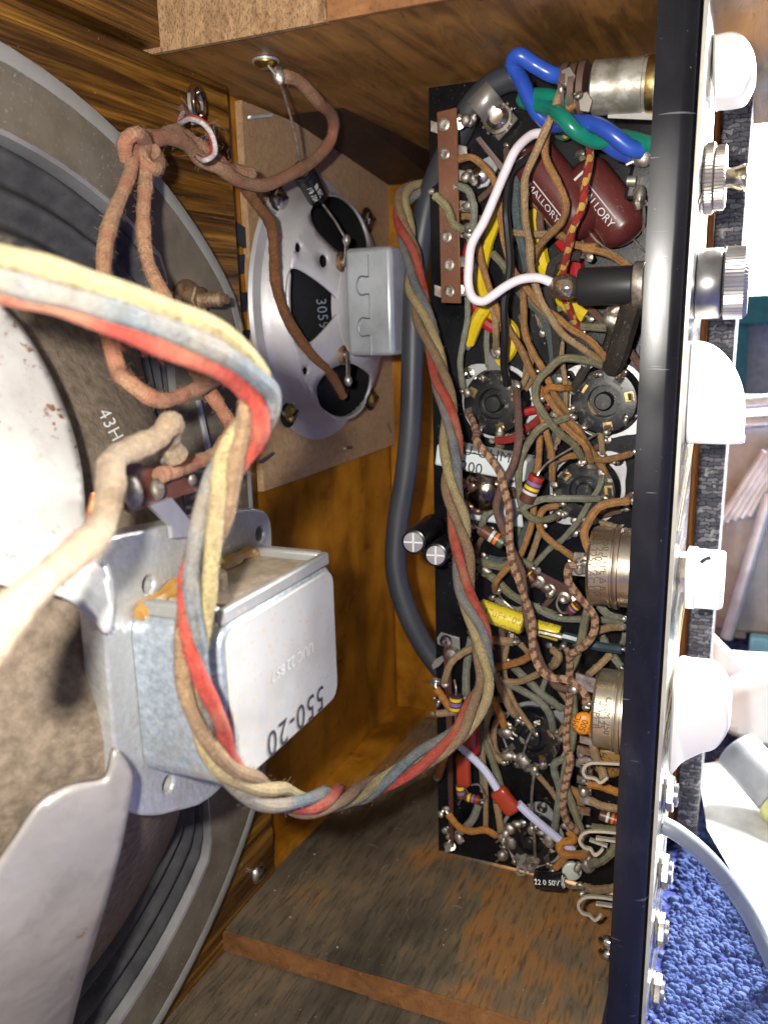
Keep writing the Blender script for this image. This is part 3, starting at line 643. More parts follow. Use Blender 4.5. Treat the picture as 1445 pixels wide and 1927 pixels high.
# ------------------------------------------------------------------ four strand harness
hc = [(-70, 500, .124), (20, 528, .126), (140, 560, .130), (270, 600, .136), (400, 655, .146), (485, 722, .160), (478, 790, .164), (440, 860, .166), (410, 940, .167), (388, 1020, .168), (368, 1110, .170), (362, 1200, .172), (372, 1290, .175), (395, 1380, .181), (440, 1455, .192), (520, 1500, .210), (610, 1506, .236), (700, 1480, .276), (790, 1432, .288), (868, 1370, .298), (912, 1290, .306), (905, 1215, .312), (880, 1120, .318), (866, 1030, .322), (855, 930, .326), (848, 830, .330), (838, 740, .336), (812, 650, .344), (790, 560, .350), (770, 470, .357), (757, 390, .362), (772, 358, .366), (812, 352, .370), (846, 340, .374)]
C = crv([PD(a, c, d) for a, c, d in hc], 14)
T, U, B = frames(C)
hn = thing('wire_harness', C[-1], 'long twisted bundle of faded yellow red blue and tan cloth wires looping across the cabinet', 'wire bundle')
HPH = -1.45
def thin(L): return 1-.12*min(1, max(0, (L-.05)/.05))*min(1, max(0, (.36-L)/.10))
s_ = 0.0; ls = [0.0]
for i in range(1, len(C)): s_ += (C[i]-C[i-1]).length; ls.append(s_)
for k, (mt, nm) in enumerate(((hy, 'yellow_strand'), (hb, 'blue_strand'), (hr, 'red_strand'), (ht, 'tan_strand'))):
    P = []
    for i in range(len(C)):
        ph = HPH+k*PI/2-2*PI*max(0, ls[i]-.075)/.070+.35*math.sin(ls[i]*60+k*1.9)*min(1, max(0, (ls[i]-.075)/.03))
        q_ = max(0, min(1, (ls[i]-.052)/.028)); ph -= PI*q_*q_*(3-2*q_)
        rr = (.00245+.0006*math.sin(ls[i]*70+k*2.3)+.0004*math.sin(ls[i]*190+k))*thin(ls[i])
        tt = min(1, (ls[-1]-ls[i])/.02)
        P.append(C[i]+(U[i]*math.cos(ph)+B[i]*math.sin(ph))*rr*(.4+.6*tt))
    st_ = MB().tube(P, .00195, 12, lambda u: thin(u*ls[-1])*(1+.05*math.sin(u*170+k))).build(nm, mt, hn)
    fuzz(P, .0018, 700, mt, st_, .0026)
# grey rubber cord
greyc = simple('grey_rubber_cord', (.042, .046, .056), .5, 0, (.034, .037, .045), 40, .05, 700, .1)
gp = [(1000, 150, .352), (960, 146, .352), (918, 168, .353), (884, 206, .354), (862, 250, .357), (836, 300, .361), (808, 370, .366), (790, 460, .368), (779, 560, .368), (776, 680, .368), (772, 800, .368), (762, 900, .366), (748, 985, .364), (745, 1070, .362), (764, 1145, .362), (798, 1215, .364), (838, 1270, .366)]
tag(MB().tube(crv([PY(a, c, y) for a, c, y in gp], 10), .0052, 14).build('grey_cord', greyc), 'thick grey rubber cord hanging behind the bundle from the metal clamp', 'cord')
# ------------------------------------------------------------------ chassis
def deckm():
    g = NT('black_dusty_deck'); co = g.coord()
    n = g.noise(co, 30, 5, .6); s = g.noise(co, 900, 2, .6); big = g.noise(co, 260, 2, .6)
    c = g.ramp(n, [(.35, (.0025, .0025, .0035)), (.7, (.007, .0075, .010))])
    f = g.math('MULTIPLY', g.ramp(s, [(.66, 0.0), (.72, 1.0)]), g.ramp(n, [(.35, .25), (.65, 1.0)])); c = g.mix(g.math('MULTIPLY', f, .4), c, (.22, .21, .19))
    c = g.mix(g.ramp(big, [(.72, 0.0), (.76, .7)]), c, (.33, .30, .25))
    g.set(color=c, rough=g.ramp(n, [(.3, .20), (.7, .36)]), spec=.35); g.bump(s, .1, .0004); return g.m
def lipm():
    g = NT('blued_black_lip'); co = g.coord((1, 1, .35)); c1 = g.coord()
    n = g.noise(co, 60, 5, .65); s = g.noise(c1, 800, 2, .6); m = g.noise(c1, 18, 3)
    c = g.ramp(n, [(.32, (.005, .0048, .006)), (.6, (.013, .0125, .016)), (.8, (.030, .030, .038))])
    c = g.mix(g.ramp(s, [(.72, 0.0), (.76, .45)]), c, (.32, .32, .33))
    sc = g.noise(g.coord((6, 6, 90), rot=(.3, .6, .2)), 8, 2, .5); c = g.mix(g.ramp(sc, [(.72, 0.0), (.76, .3)]), c, (.4, .42, .46))
    g.set(color=c, rough=g.ramp(m, [(.35, .16), (.65, .34)]), metal=.05, spec=.32); g.bump(n, .06, .0005); return g.m
deck_m, lip_m = deckm(), lipm()
facem = simple('polished_face_plate', (.74, .74, .72), .2, .9, (.5, .5, .48), 40, .05, 300, .6, stretch=(1, 1, 5))
edgem = simple('ivory_plate_edge', (.55, .52, .42), .35, .2, (.38, .36, .3), 60)
XW = -.0217
def shx(z): return .0106*(z+.08)
ch = thing('amplifier_chassis', (-.08, DK, ZF), 'open black metal amplifier chassis seen from its wired underside', 'chassis')
zt0, zb0 = ZC-.0012, -.2640
b = MB(); b.box((PY(806, 160, DK).x, DK, zb0), (-.0235, DK+.0015, zt0)); b.build('deck', deck_m, ch)
prof = [(-.0341, .2868), (-.0341, .2850), (-.0262, .2850), (-.0243, .2855), (-.0228, .2869), (-.0219, .2890), (-.0217, .2915), (-.0217, .3585), (-.0235, .3585), (-.0235, .2905), (-.0255, .2868)]
nz = 24; vs = []; fs = []
for i in range(nz+1):
    z = zb0-.014+(zt0-zb0+.014)*i/nz
    for x, y in prof: vs.append((x+shx(z), y, z))
m_ = len(prof)
for i in range(nz):
    for k in range(m_): fs.append((i*m_+k, i*m_+(k+1) % m_, (i+1)*m_+(k+1) % m_, (i+1)*m_+k))
fs += [tuple(range(m_-1, -1, -1)), tuple(nz*m_+k for k in range(m_))]
MB().add(vs, fs).build('front_wall', lip_m, ch, ang=60)
def shbox(x0, x1, y0, y1, z0, z1, mat, name, par, bev=0):
    return MB().hexa([(x0+shx(z0), y0, z0), (x1+shx(z0), y0, z0), (x1+shx(z0), y1, z0), (x0+shx(z0), y1, z0), (x0+shx(z1), y0, z1), (x1+shx(z1), y0, z1), (x1+shx(z1), y1, z1), (x0+shx(z1), y1, z1)]).build(name, mat, par, bevel=bev)
shbox(XW+.0002, XW+.0012, .2895, .3595, zb0-.02, zt0+.02, facem, 'face_plate', ch, .0003)
shbox(XW+.0002, XW+.0016, .2880, .2893, zb0-.02, zt0+.02, edgem, 'plate_edge', ch, .0002)
# printed line ornament on the face plate
pm = simple('gold_line_print', (.40, .31, .15), .4, .3)
for (z0, dz, y0, y1) in ((-.02, -.03, .300, .375), (-.03, -.03, .300, .375), (-.045, -.028, .298, .372), (-.115, -.03, .300, .375), (-.125, -.03, .300, .375), (.055, -.02, .30, .37), (-.2, -.02, .30, .37)):
    zz = z0
    a = Vector((XW+.00135+shx(z0), y0, z0+dz)); c = Vector((XW+.00135+shx(z0), y1, z0))
    MB().obox((a+c)/2, (c-a)/2, (0, -.0003, .0005), (.00012, 0, 0)).build('printed_line', pm, ch)
# plastics and cloths
P_white = simple('white_plastic_wire', (.74, .68, .70), .35, 0, (.66, .60, .62), 50)
P_black = simple('black_plastic_wire', (.016, .016, .018), .3)
P_yellow = simple('yellow_plastic_wire', (.72, .52, .015), .35, 0, (.55, .37, .01), 60, 0, 1, .5, dustc=(.12, .08, .02), dscale=500)
P_blue = simple('blue_plastic_wire', (.025, .085, .42), .3, 0, (.02, .06, .32), 60)
P_green = simple('green_plastic_wire', (.008, .20, .135), .32, 0, (.006, .14, .095), 60)
P_red = simple('red_plastic_wire', (.40, .018, .022), .35, 0, (.27, .012, .015), 60)
P_sleeve = simple('pale_lilac_sleeve', (.56, .56, .72), .3, 0, (.48, .48, .64), 60)
C_tan = cloth('tan_cotton', (.50, .33, .17), dirt=.4, k=700)
C_or = cloth('orange_tan_cotton', (.50, .245, .085), dirt=.45, k=700)
C_oc = cloth('bright_ochre_cotton', (.62, .25, .05), dirt=.3, k=700)
C_ol = cloth('olive_cotton', (.29, .265, .16), dirt=.35, k=700)
C_gr = cloth('grey_green_cotton', (.31, .315, .24), dirt=.4, k=700)
C_bl = cloth('blue_grey_cotton', (.115, .155, .165), dirt=.4, k=700)
C_br = cloth('purple_brown_cotton', (.205, .110, .085), dirt=.35, k=700)
C_tr = cloth('tan_cotton_with_brown_tracer', (.56, .34, .20), (.15, .065, .04), tracer=.45, pitch=.0042, dirt=.25, k=700)
C_ry = cloth('red_cotton_with_yellow_tracer', (.42, .035, .025), (.56, .35, .08), tracer=.35, pitch=.008, dirt=.2, k=700)
C_rd = cloth('red_cotton', (.40, .03, .03), dirt=.25, k=700)
C_bk = cloth('black_cotton', (.05, .047, .04), dirt=.3, k=700)
def w(z, pts, mat, label, r=1.65, name='cloth_wire', group='hookup wires inside the chassis', n=8, per=6):
    P = jit([K(z if len(p) == 3 else p[3], p[0], p[1], p[2]) for p in pts], .00035)
    r *= .87 if name == 'cloth_wire' else 1
    C = crv(P, per); t = thing(name, C[-1], label, 'wire', group)
    MB().tube(C, r/1000, n, wob(0, .05) if name == 'cloth_wire' else None).build('insulation', mat, t)
    for e, d in ((C[0], C[0]-C[2]), (C[-1], C[-1]-C[-3])):
        d = d.normalized(); a = e+d*.0022+Vector((random.gauss(0, .0004), random.uniform(0, .0012), random.gauss(0, .0004)))
        b_ = MB().tube([e-d*.001, e+d*.001, a], .00062, 6); b_.ball(a, .0013, (1.2, .8, 1.0), 8, .3); b_.build('bare_end', tin, t)
    return t
def blobs(lst, name, par, mat=None):
    for p, r in lst:
        b_ = MB(); r *= .60
        b_.ball(p, r, (random.uniform(.8, 1.35), random.uniform(.6, .9), random.uniform(.8, 1.35)), 12, .30)
        b_.ball(p+Vector((random.gauss(0, r*.6), r*.2, random.gauss(0, r*.6))), r*.75, (random.uniform(.7, 1.4), .7, random.uniform(.7, 1.4)), 10, .35)
        e = Vector((random.gauss(0, 1), -.3, random.gauss(0, 1))).normalized()*r*2.2
        b_.tube([p, p+e*.6, p+e+Vector((0, .001, 0))], .0005, 5)
        b_.build(name, mat or bright, par)
DN = Vector((0, -1, 0))
# ---- octal sockets
bake = simple('black_bakelite', (.008, .0085, .011), .3, 0, (.005, .0055, .007), 90, .12, 420, .4, dustc=(.28, .22, .14), dscale=420)
alum = simple('grey_socket_plate', (.56, .57, .58), .38, .6, (.42, .42, .43), 50, .08, 500, .5)
def socket(z, x, y, Rz, spin, label, h=9, plate=True, earang=.9, dim=1.0):
    c = K(z, x, y, 0); s = ZN[z][2]; dep = c.dot(fw)/1.0; R = Rz/s/F*dep*.985
    c = K(z, x, y, h*.6); c.y = DK
    t = thing('tube_socket', c, label, 'tube socket', 'octal tube sockets')
    if plate:
        out = []
        for k in range(48):
            a = 2*PI*k/48; rr = R*1.14; e = max(0, abs(math.cos(a-earang))-.80)/.20
            rr += R*.30*e*e; out.append((c.x+rr*math.cos(a), c.z+rr*math.sin(a)))
        he = [[(c.x+s_*R*1.28*math.cos(earang)+.0018*math.cos(q_), c.z+s_*R*1.28*math.sin(earang)+.0018*math.sin(q_)) for q_ in [2*PI*k/10 for k in range(10)]] for s_ in (-1, 1)]
        patch(out, he, lambda X, Zz: Vector((X, DK-.0018, Zz)), 'saddle_plate', alum, t, .0010, .02, -1, False)
        for s_ in (-1, 1):
            MB().lathe((c.x+s_*R*1.28*math.cos(earang), DK-.0018, c.z+s_*R*1.28*math.sin(earang)), DN, [(.0026, 0), (.0026, .0008), (.0012, .0014), (.0001, .0010)], 14).build('rivet', chrome, t)
    hh = h/1000
    MB().lathe(c, DN, [(R*1.03, .0020), (R*1.03, .0035), (R*.99, .0042), (R*.97, hh*.75), (R*.90, hh*.95), (R*.55, hh), (R*.46, hh), (R*.44, hh*.55), (R*.0001, hh*.55)], 40).build('body', bake, t)
    MB().lathe(c+DN*hh*.5, DN, [(R*.26, 0), (R*.26, hh*.55), (R*.22, hh*.62), (R*.0001, hh*.62)], 24).build('key_post', bake, t)
    for k in range(8):
        a = spin+2*PI*k/8; d = Vector((math.cos(a), 0, math.sin(a))); s1 = Vector((-math.sin(a), 0, math.cos(a)))
        p = c+d*R*.70+DN*hh
        l = MB(); tl = d*.35+DN*random.uniform(.6, 1.0); tl.normalize(); L = random.uniform(.0045, .0065)
        l.obox(p+tl*L*.5, tl*L*.5, s1*R*.10, tl.cross(s1).normalized()*.0003); l.build('pin_lug', tin, t)
        l2 = MB(); l2.obox(c+d*R*.72+DN*(hh*.97), d*R*.12, s1*R*.13, DN*.0004); l2.build('slot_cover', brass if k % 3 == 0 else bake, t)
        if random.random() < .8: blobs([(p+tl*L*.9, R*.13*random.uniform(.8, 1.3))], 'solder', t)
    return c, R
s1 = socket('B', 480, 1000, 198, .3, 'black octal tube socket nearest the long bundle in the upper pair', 10, True, 2.4)
s2 = socket('B', 1125, 985, 205, .2, 'black octal tube socket beside the chassis lip in the upper pair', 11, True, 2.6)
s3 = socket('C', 1135, 445, 195, .1, 'black octal tube socket just below the upper pair, near the lip', 8, True, .8)
s4 = socket('D', 735, 940, 190, .5, 'black octal tube socket in shadow left of the orange disc', 7, True, 1.1)
s5 = socket('E', 720, 655, 175, .2, 'lowest black octal tube socket near the chassis bottom', 7, True, 1.3)
# ---- terminal strips
def strip_up():
    t = thing('terminal_strip', K('A', 190, 900, 20), 'upright brown phenolic terminal strip along the upper left deck edge', 'terminal strip')
    q_ = [K('A', 130, 410, 26), K('A', 247, 382, 26), K('B', 272, 412, 26), K('B', 156, 408, 26)]
    MB().prism(q_, (0, .0016, 0)).build('board', phen, t, bevel=.0003)
    for (z, x, y) in (('A', 175, 487), ('A', 178, 657), ('A', 188, 1150), ('B', 203, 185), ('B', 206, 340)):
        MB().lathe(K(z, x, y, 26), DN, [(.0026, -.0002), (.0024, .0008), (.0016, .0012), (.0010, .0006), (.0001, .0005)], 14).build('eyelet', tin, t)
    for (z, x, y, dx) in (('A', 290, 460, 55), ('A', 275, 640, 45), ('A', 300, 790, 60), ('A', 300, 970, 60), ('A', 305, 1125, 60), ('B', 320, 170, 60), ('B', 290, 335, 45), ('A', 118, 500, -30), ('B', 140, 340, -30)):
        c = K(z, x, y, 22); wv = K(z, x+abs(dx)*.8, y+8, 22)-c; hv = K(z, x, y+34, 22)-c
        MB().obox(c, wv, hv, (0, .0004, 0)).build('lug', tin, t, bevel=.0003)
        if dx > 50: blobs([(K(z, x+10, y, 24), .0034), (K(z, x+35, y+10, 23), .0024)], 'solder', t)
    for (z, x, y) in (('A', 262, 480), ('B', 262, 330)):
        MB().cyl(K(z, x, y, 25), K(z, x, y, 0), .0022, n=8).build('foot', tin, t)
strip_up()
def strip_low():
    t = thing('terminal_strip', K('D', 210, 900, 12), 'dark red phenolic terminal strip along the lower left deck edge', 'terminal strip')
    MB().prism([K('D', 175, 395, 20), K('D', 215, 345, 20), K('D', 232, 900, 18), K('E', 240, 720, 16), K('E', 215, 735, 16), K('D', 195, 900, 18)], (0, .0018, 0)).build('board', phend, t, bevel=.0003)
    MB().prism([K('D', 135, 330, 18), K('D', 160, 296, 18), K('D', 275, 330, 18), K('D', 280, 420, 18), K('D', 255, 410, 18), K('D', 180, 385, 18), K('D', 140, 370, 18)], (0, .0012, 0)).build('mounting_tab', whitemetal, t, bevel=.0003)
    MB().lathe(K('D', 193, 350, 19), DN, [(.0030, 0), (.0026, .0012), (.0012, .0016), (.0001, .0012)], 14).build('rivet', chrome, t)
    MB().lathe(K('D', 230, 432, 20.5), DN, [(.0032, -.002), (.0026, .0012), (.0001, .0018)], 14).build('eyelet', tin, t)
    for (z, x, y, r) in (('D', 130, 600, 38), ('D', 140, 735, 34), ('E', 165, 500, 32), ('E', 205, 690, 30), ('E', 190, 600, 28), ('D', 150, 1130, 26), ('E', 270, 650, 30)):
        blobs([(K(z, x, y, 17), r/3.284/F*.39)], 'solder', t, tin)
    for (z, pts) in (('D', [(105, 500), (125, 465), (170, 440), (182, 470), (150, 505), (115, 525)]), ('E', [(185, 735), (188, 700), (215, 668), (230, 690), (215, 735)])):
        MB().prism([K(z, a, c, 18) for a, c in pts], (0, .0008, 0)).build('lug', whitemetal, t)
    MB().cyl(K('D', 200, 360, 18), K('D', 200, 360, 0), .002, n=8).build('foot', tin, t); MB().cyl(K('E', 228, 700, 16), K('E', 228, 700, 0), .002, n=8).build('foot', tin, t)
strip_low()
def strip_mid():
    t = thing('terminal_strip', K('C', 870, 980, 12), 'slanting purple brown terminal strip across the middle of the deck', 'terminal strip')
    MB().prism([K('C', 640, 860, 14), K('C', 700, 845, 14), K('C', 1110, 1060, 14), K('C', 1115, 1110, 14), K('C', 1060, 1120, 14), K('C', 700, 960, 14)], (0, .0016, 0)).build('board', phend, t, bevel=.0003)
    for (x, y) in ((780, 930), (860, 985), (925, 1035), (1010, 1080)):
        MB().lathe(K('C', x, y, 14.2), DN, [(.0030, 0), (.0026, .001), (.0015, .0014), (.0001, .0009)], 14).build('eyelet', tin, t)
    blobs([(K('C', 700, 905, 16), .003), (K('C', 540, 920, 14), .003), (K('C', 910, 1030, 16), .003)], 'solder', t)
    for (x, y) in ((690, 905), (1080, 1085)): MB().cyl(K('C', x, y, 14), K('C', x, y, 0), .002, n=8).build('foot', tin, t)
strip_mid()
# small bracket strip beside the maroon capacitors
t = thing('terminal_strip', K('A', 420, 760, 3), 'tiny terminal strip with pale riveted foot near the maroon capacitors', 'terminal strip')
MB().prism([K('A', 330, 800, 2.5), K('A', 400, 690, 2.5), K('A', 450, 665, 2.5), K('A', 490, 740, 2.5), K('A', 430, 850, 2.5), K('A', 370, 865, 2.5)], (0, .0012, 0)).build('foot', alum, t, bevel=.0003)
MB().lathe(K('A', 390, 780, 2.5), DN, [(.0042, 0), (.004, .0008), (.0022, .002), (.0001, .0026)], 16).build('rivet', chrome, t)
MB().prism([K('A', 360, 570, 14), K('A', 385, 555, 14), K('A', 530, 730, 9), K('A', 505, 755, 9)], (0, .0015, .0)).build('board', phend, t)
# ---- maroon moulded capacitors
maroon = simple('maroon_moulded_case', (.115, .022, .020), .28, 0, (.085, .016, .015), 40, .05, 400, .25)
def mallory(a, c, rz, label, h0=14, txt=True, sh=.0):
    p0, p1 = K('A', a[0], a[1], h0), K('A', c[0], c[1], h0); ax = (p1-p0).normalized(); L = (p1-p0).length; R = rz/3.141/F*.385
    t = thing('maroon_capacitor', (p0+p1)/2+Vector((0, R, 0)), label, 'capacitor', 'maroon capacitors')
    MB().lathe(p0, ax, [(max(.0001, R*math.sin(PI/2*i/9)), .0062*(1-math.cos(PI/2*i/9))) for i in range(10)]+[(max(.0001, R*math.cos(PI/2*i/9)), L-.0062*(1-math.sin(PI/2*i/9))) for i in range(10)], 40).build('case', maroon, t, ang=60)
    d = -p0.normalized(); d = (d-ax*d.dot(ax)).normalized()
    if txt:
        for T, shf, sz in (('MALLORY', sh, .0042),):
            cyl_text(T, p0+ax*L*.53, ax, R+.00012, d, sz, whiteink, t, flip=-1, shift=shf)
        e = -ax.cross(d); an = (sh+.0027)/R; MB().tube([p0+ax*(L*.53+u)+(d*math.cos(an)+e*math.sin(an))*(R+.0001) for u in (-.0085, 0, .0085)], .00022, 5).build('printed_line', whiteink, t)
        cyl_text('I', p0+ax*L*.20, ax.cross(d), R+.00012, d, .0085, whiteink, t) if False else None
    b = MB(); st = []
    for k in range(9):
        an = -.55+k*.11; e = ax.cross(d); st.append(p0+ax*L*.16+(d*math.cos(an)+e*math.sin(an))*(R+.0001))
    MB().tube(st, .0005, 6).build('stripe', whiteink, t)
    MB().tube(crv([p1-ax*.002, p1+ax*.004, p1+ax*.007+Vector((.004, .004, -.002))], 5), .0005, 6).build('lead', tin, t)
mallory((650, 638), (1040, 1130), 122, 'maroon moulded capacitor with white print on the left of the pair', 16, True, -.0072)
mallory((950, 735), (1292, 1162), 124, 'maroon moulded capacitor beside the lip on the right of the pair', 13, True, -.0030)
p0, p1 = K('A', 1060, 1080, 6), K('A', 1140, 1170, 6)
tag(MB().lathe(p0, p1-p0, [(.0001, 0), (.007, .001), (.0088, .004), (.0088, (p1-p0).length-.003), (.006, (p1-p0).length), (.0001, (p1-p0).length+.0005)], 24).build('maroon_capacitor', maroon), 'small maroon capacitor end tucked beneath the pair of maroon capacitors', 'capacitor', 'maroon capacitors')
# ---- pilot lamp holder, switch body, fuse holder (on the front wall)
HY = .317
def WXP(px, py, y=HY): return PY(px, py, y)
zinc = simple('mottled_zinc_sleeve', (.50, .49, .44), .38, .6, (.27, .26, .20), 110, .2, 350, .3, lo=.42, hi=.56)
a, c = WXP(1115, 166), WXP(1236, 158)
t = thing('lamp_holder', (a+c)/2, 'cylindrical zinc lamp holder at the top of the chassis', 'lamp holder')
ax = (c-a).normalized(); L = (c-a).length; R = 40/F*.345
MB().lathe(a, ax, [(R*.9, 0), (R, .0006), (R, L*.80), (R*.96, L*.81), (R*.96, L+.002)], 32).build('sleeve', zinc, t)
MB().lathe(a+ax*L*.86, ax, [(R*1.02, 0), (R*1.04, .001), (R*1.04, L*.12), (R*.9, L*.13)], 32).build('brass_ring', brass, t)
for i, rr in enumerate((1.02, .96, 1.0)):
    MB().lathe(a-ax*(.0012+.0030*(i+1)), ax, [(R*rr, 0), (R*rr, .0021)], 28).build('insulator_disc', simple('dark_rust_disc', (.13, .07, .05), .6), t)
MB().prism([WXP(1143, 205), WXP(1238, 192), WXP(1238, 226), WXP(1143, 222)], (0, .001, 0)).build('bracket', whitemetal, t)
for (px, py, tx, ty) in ((1100, 195, 1088, 180), (1068, 148, 1055, 165)):
    pp = WXP(px, py, .309)
    MB().prism([WXP(px-14, py-16, .309), WXP(px+4, py-24, .309), WXP(px+15, py-6, .309), WXP(px+8, py+16, .309), WXP(px-10, py+14, .309)], (0, .0009, 0)).build('solder_tab', simple('grey_tab', (.30, .27, .24), .4, .7), t, bevel=.0003)
    blobs([(WXP(tx, ty, .3085), .0018)], 'solder', t)
# toggle switch body
t = thing('switch_body', WXP(1210, 330), 'black toggle switch body with soldered lugs behind the lip', 'switch')
c = WXP(1200, 335)
MB().hexa([WXP(1172, 375), WXP(1250, 375), WXP(1250, 375, .337), WXP(1172, 375, .337), WXP(1190, 300), WXP(1250, 295), WXP(1250, 295, .337), WXP(1190, 300, .337)]).build('body', bake, t, bevel=.0012)
blobs([(WXP(1208, 298, .312), .0042), (WXP(1206, 363, .311), .0036)], 'solder_lug', t)
MB().cyl(WXP(1180, 341, .314), WXP(1196, 341, .314), .0018, n=10).build('screw', tin, t)
MB().tube(crv([WXP(1210, 372, .312), WXP(1211, 400, .313), WXP(1210, 440, .318)], 5), .0005, 6).build('lead', tin, t)
# fuse holder inside
a, c = WXP(1089, 540), WXP(1192, 536); ax = (c-a).normalized(); L = (c-a).length; R = 31/F*.345
t = thing('fuse_holder', (a+c)/2, 'black cylindrical fuse holder with soldered tip and knurled cap outside the face', 'fuse holder')
MB().lathe(a, ax, [(R*.92, 0), (R, .0008), (R, L-.0004), (R*.95, L)], 32).build('body', simple('black_fuse_tube', (.018, .018, .020), .38), t)
MB().lathe(a-ax*.003, ax, [(R*.4, -.001), (R*.5, .001), (R*.55, .003)], 18).build('end_tip', tin, t)
MB().ball(WXP(1062, 539, .316), .0048, (1.25, .8, .95), 16, .05).build('solder', simple('amber_solder', (.52, .42, .33), .18, .9, (.3, .2, .12), 300), t)
MB().lathe(a+ax*(L+.0002), ax, [(R*1.16, 0), (R*1.2, .0006), (R*1.2, .0034), (R*1.1, .004)], 32).build('washer', tin, t)
a2, c2 = WXP(1287, 536, .322), WXP(1357, 536, .322); ax2 = Vector((1, 0, 0)); R2 = 54/F*.35
o2 = Vector((XW+shx(a2.z)+.0014, a2.y, a2.z)); L2 = c2.x-o2.x
gun = simple('smoky_nickel', (.34, .33, .32), .3, .85, (.16, .155, .15), 60, .05, 400)
MB().lathe(o2, ax2, [(R2*.98, 0), (R2, .0006), (R2, L2-.0006), (R2*.97, L2), (R2*.8, L2+.0006)], 40).build('bushing', gun, t)
e2 = WXP(1408, 536, .322).x-o2.x
MB().lathe(o2, ax2, [(R2*.92, L2+.0006), (R2*1.02, L2+.0012), (R2*1.02, e2-.0014), (R2*.9, e2), (.0001, e2)], 120, knurl=.028).build('cap', simple('knurled_nickel', (.42, .40, .39), .36, .8, (.3, .28, .27), 60), t, smooth=False)
# cable clamp
t = thing('cable_clamp', K('A', 470, 450, 4), 'shiny folded metal clamp bolted over the grey cord', 'clamp')
clm = simple('bright_zinc_strap', (.66, .64, .60), .3, .7, (.45, .42, .38), 40, .1, 300, .4)
def lerp_row(p, q_, n): return [p.lerp(q_, i/n) for i in range(n+1)]
A0, A1 = (300, 335), (412, 212); B0, B1 = (500, 582), (612, 452)
vs = []; fs = []; hs_ = [4, 10, 14.5, 16.5, 15, 10, 5, 3.5, 3.2, 3, 3, 3]
for i in range(12):
    tt = i/11
    for (q0, q1) in ((A0, B0), (A1, B1)):
        vs.append(K('A', q0[0]+(q1[0]-q0[0])*tt, q0[1]+(q1[1]-q0[1])*tt, hs_[i]))
for i in range(11): fs.append((2*i, 2*i+1, 2*i+3, 2*i+2))
o = MB().add(vs, fs).build('strap', clm, t); so = o.modifiers.new('s', 'SOLIDIFY'); so.thickness = .0012
MB().lathe(K('A', 490, 448, 5), DN, [(.0060, 0), (.0062, .0006), (.0060, .0012), (.0045, .0014)], 28).build('lock_washer', chrome, t)
MB().lathe(K('A', 488, 440, 6.4), DN, [(.0048, 0), (.0046, .0014), (.0030, .0024), (.0028, .0020), (.0001, .0020)], 28).build('bolt_head', chrome, t)
tb = MB()
for k in range(14):
    an = 2*PI*k/14; tb.obox(K('A', 490, 448, 4.8)+Vector((math.cos(an), 0, math.sin(an)))*.0062, Vector((math.cos(an), 0, math.sin(an)))*.0007, Vector((-math.sin(an), 0, math.cos(an)))*.0005, (0, .0003, 0))
tb.build('washer_teeth', chrome, t)
# ---- potentiometers
potm = simple('nickel_pot_can', (.58, .50, .40), .26, .9, (.36, .28, .2), 60, .06, 500, .4)
potb = simple('bright_tin_pot_can', (.70, .64, .52), .28, .85, (.50, .40, .25), 90, .12, 160, .3)
def pot(x0, x1, py, rpx, mat, label, lines, y=.316):
    a, c = WXP(x0, py, y), WXP(x1, py, y); ax = Vector((1, 0, 0)); L = c.x-a.x; R = rpx/F*.36
    t = thing('potentiometer', a, label, 'potentiometer', 'potentiometers on the front wall')
    MB().lathe(a, ax, [(R*.7, -.0004), (R*.93, 0), (R, .0012), (R, L*.66), (R*1.05, L*.67), (R*1.05, L*.74), (R, L*.75), (R, L+.010)], 48).build('can', mat, t)
    MB().lathe(a+ax*L*.8, ax, [(R*1.06, 0), (R*1.08, .0008), (R*1.08, L*.16), (R*1.02, L*.18)], 48).build('cover_band', mat, t)
    d = Vector((0, -1, .12))
    for i, T in enumerate(lines):
        cyl_text(T, a+ax*(L*(.56-.19*i)), Vector((0, 0, -1)), 1.0, d, .0034, darkink, t) if False else None
        def mp(X, Y, i=i, a=a, R=R, L=L):
            an = -X/R+.25; xx = a.x+L*(.57-.19*i)+Y
            return Vector((xx, a.y-math.cos(an)*(R+.0001), a.z+math.sin(an)*(R+.0001)))
        text_mesh(T, mp, 'lettering', simple('engraved_print', (.12, .08, .04), .5), t, .0036)
    return t
p_ = pot(1113, 1172, 1062, 66, potm, 'round nickel potentiometer can with stamped lettering behind the lip', ['50 TYPE A B', '3A 250V AC UG', '5A 125V AC UL'])
for (px, py) in ((1098, 1058), (1085, 1075), (1100, 1048)):
    MB().obox(WXP(px, py, .313), (.004, 0, 0), (0, 0, .0016), (0, .0005, 0)).build('lug', tin, p_)
blobs([(WXP(1090, 1068, .311), .0042), (WXP(1106, 1050, .312), .0028)], 'solder', p_, tin)
p_ = pot(1122, 1176, 1330, 68, potb, 'bright tinned potentiometer can beside the orange disc', ['COM 250', '3A 125', 'TYPE B'])
MB().obox(WXP(1112, 1288, .312), (.006, 0, -.001), (0, 0, .003), (0, .0005, 0)).build('lug', tin, p_); blobs([(WXP(1108, 1325, .311), .0018)], 'solder', p_)
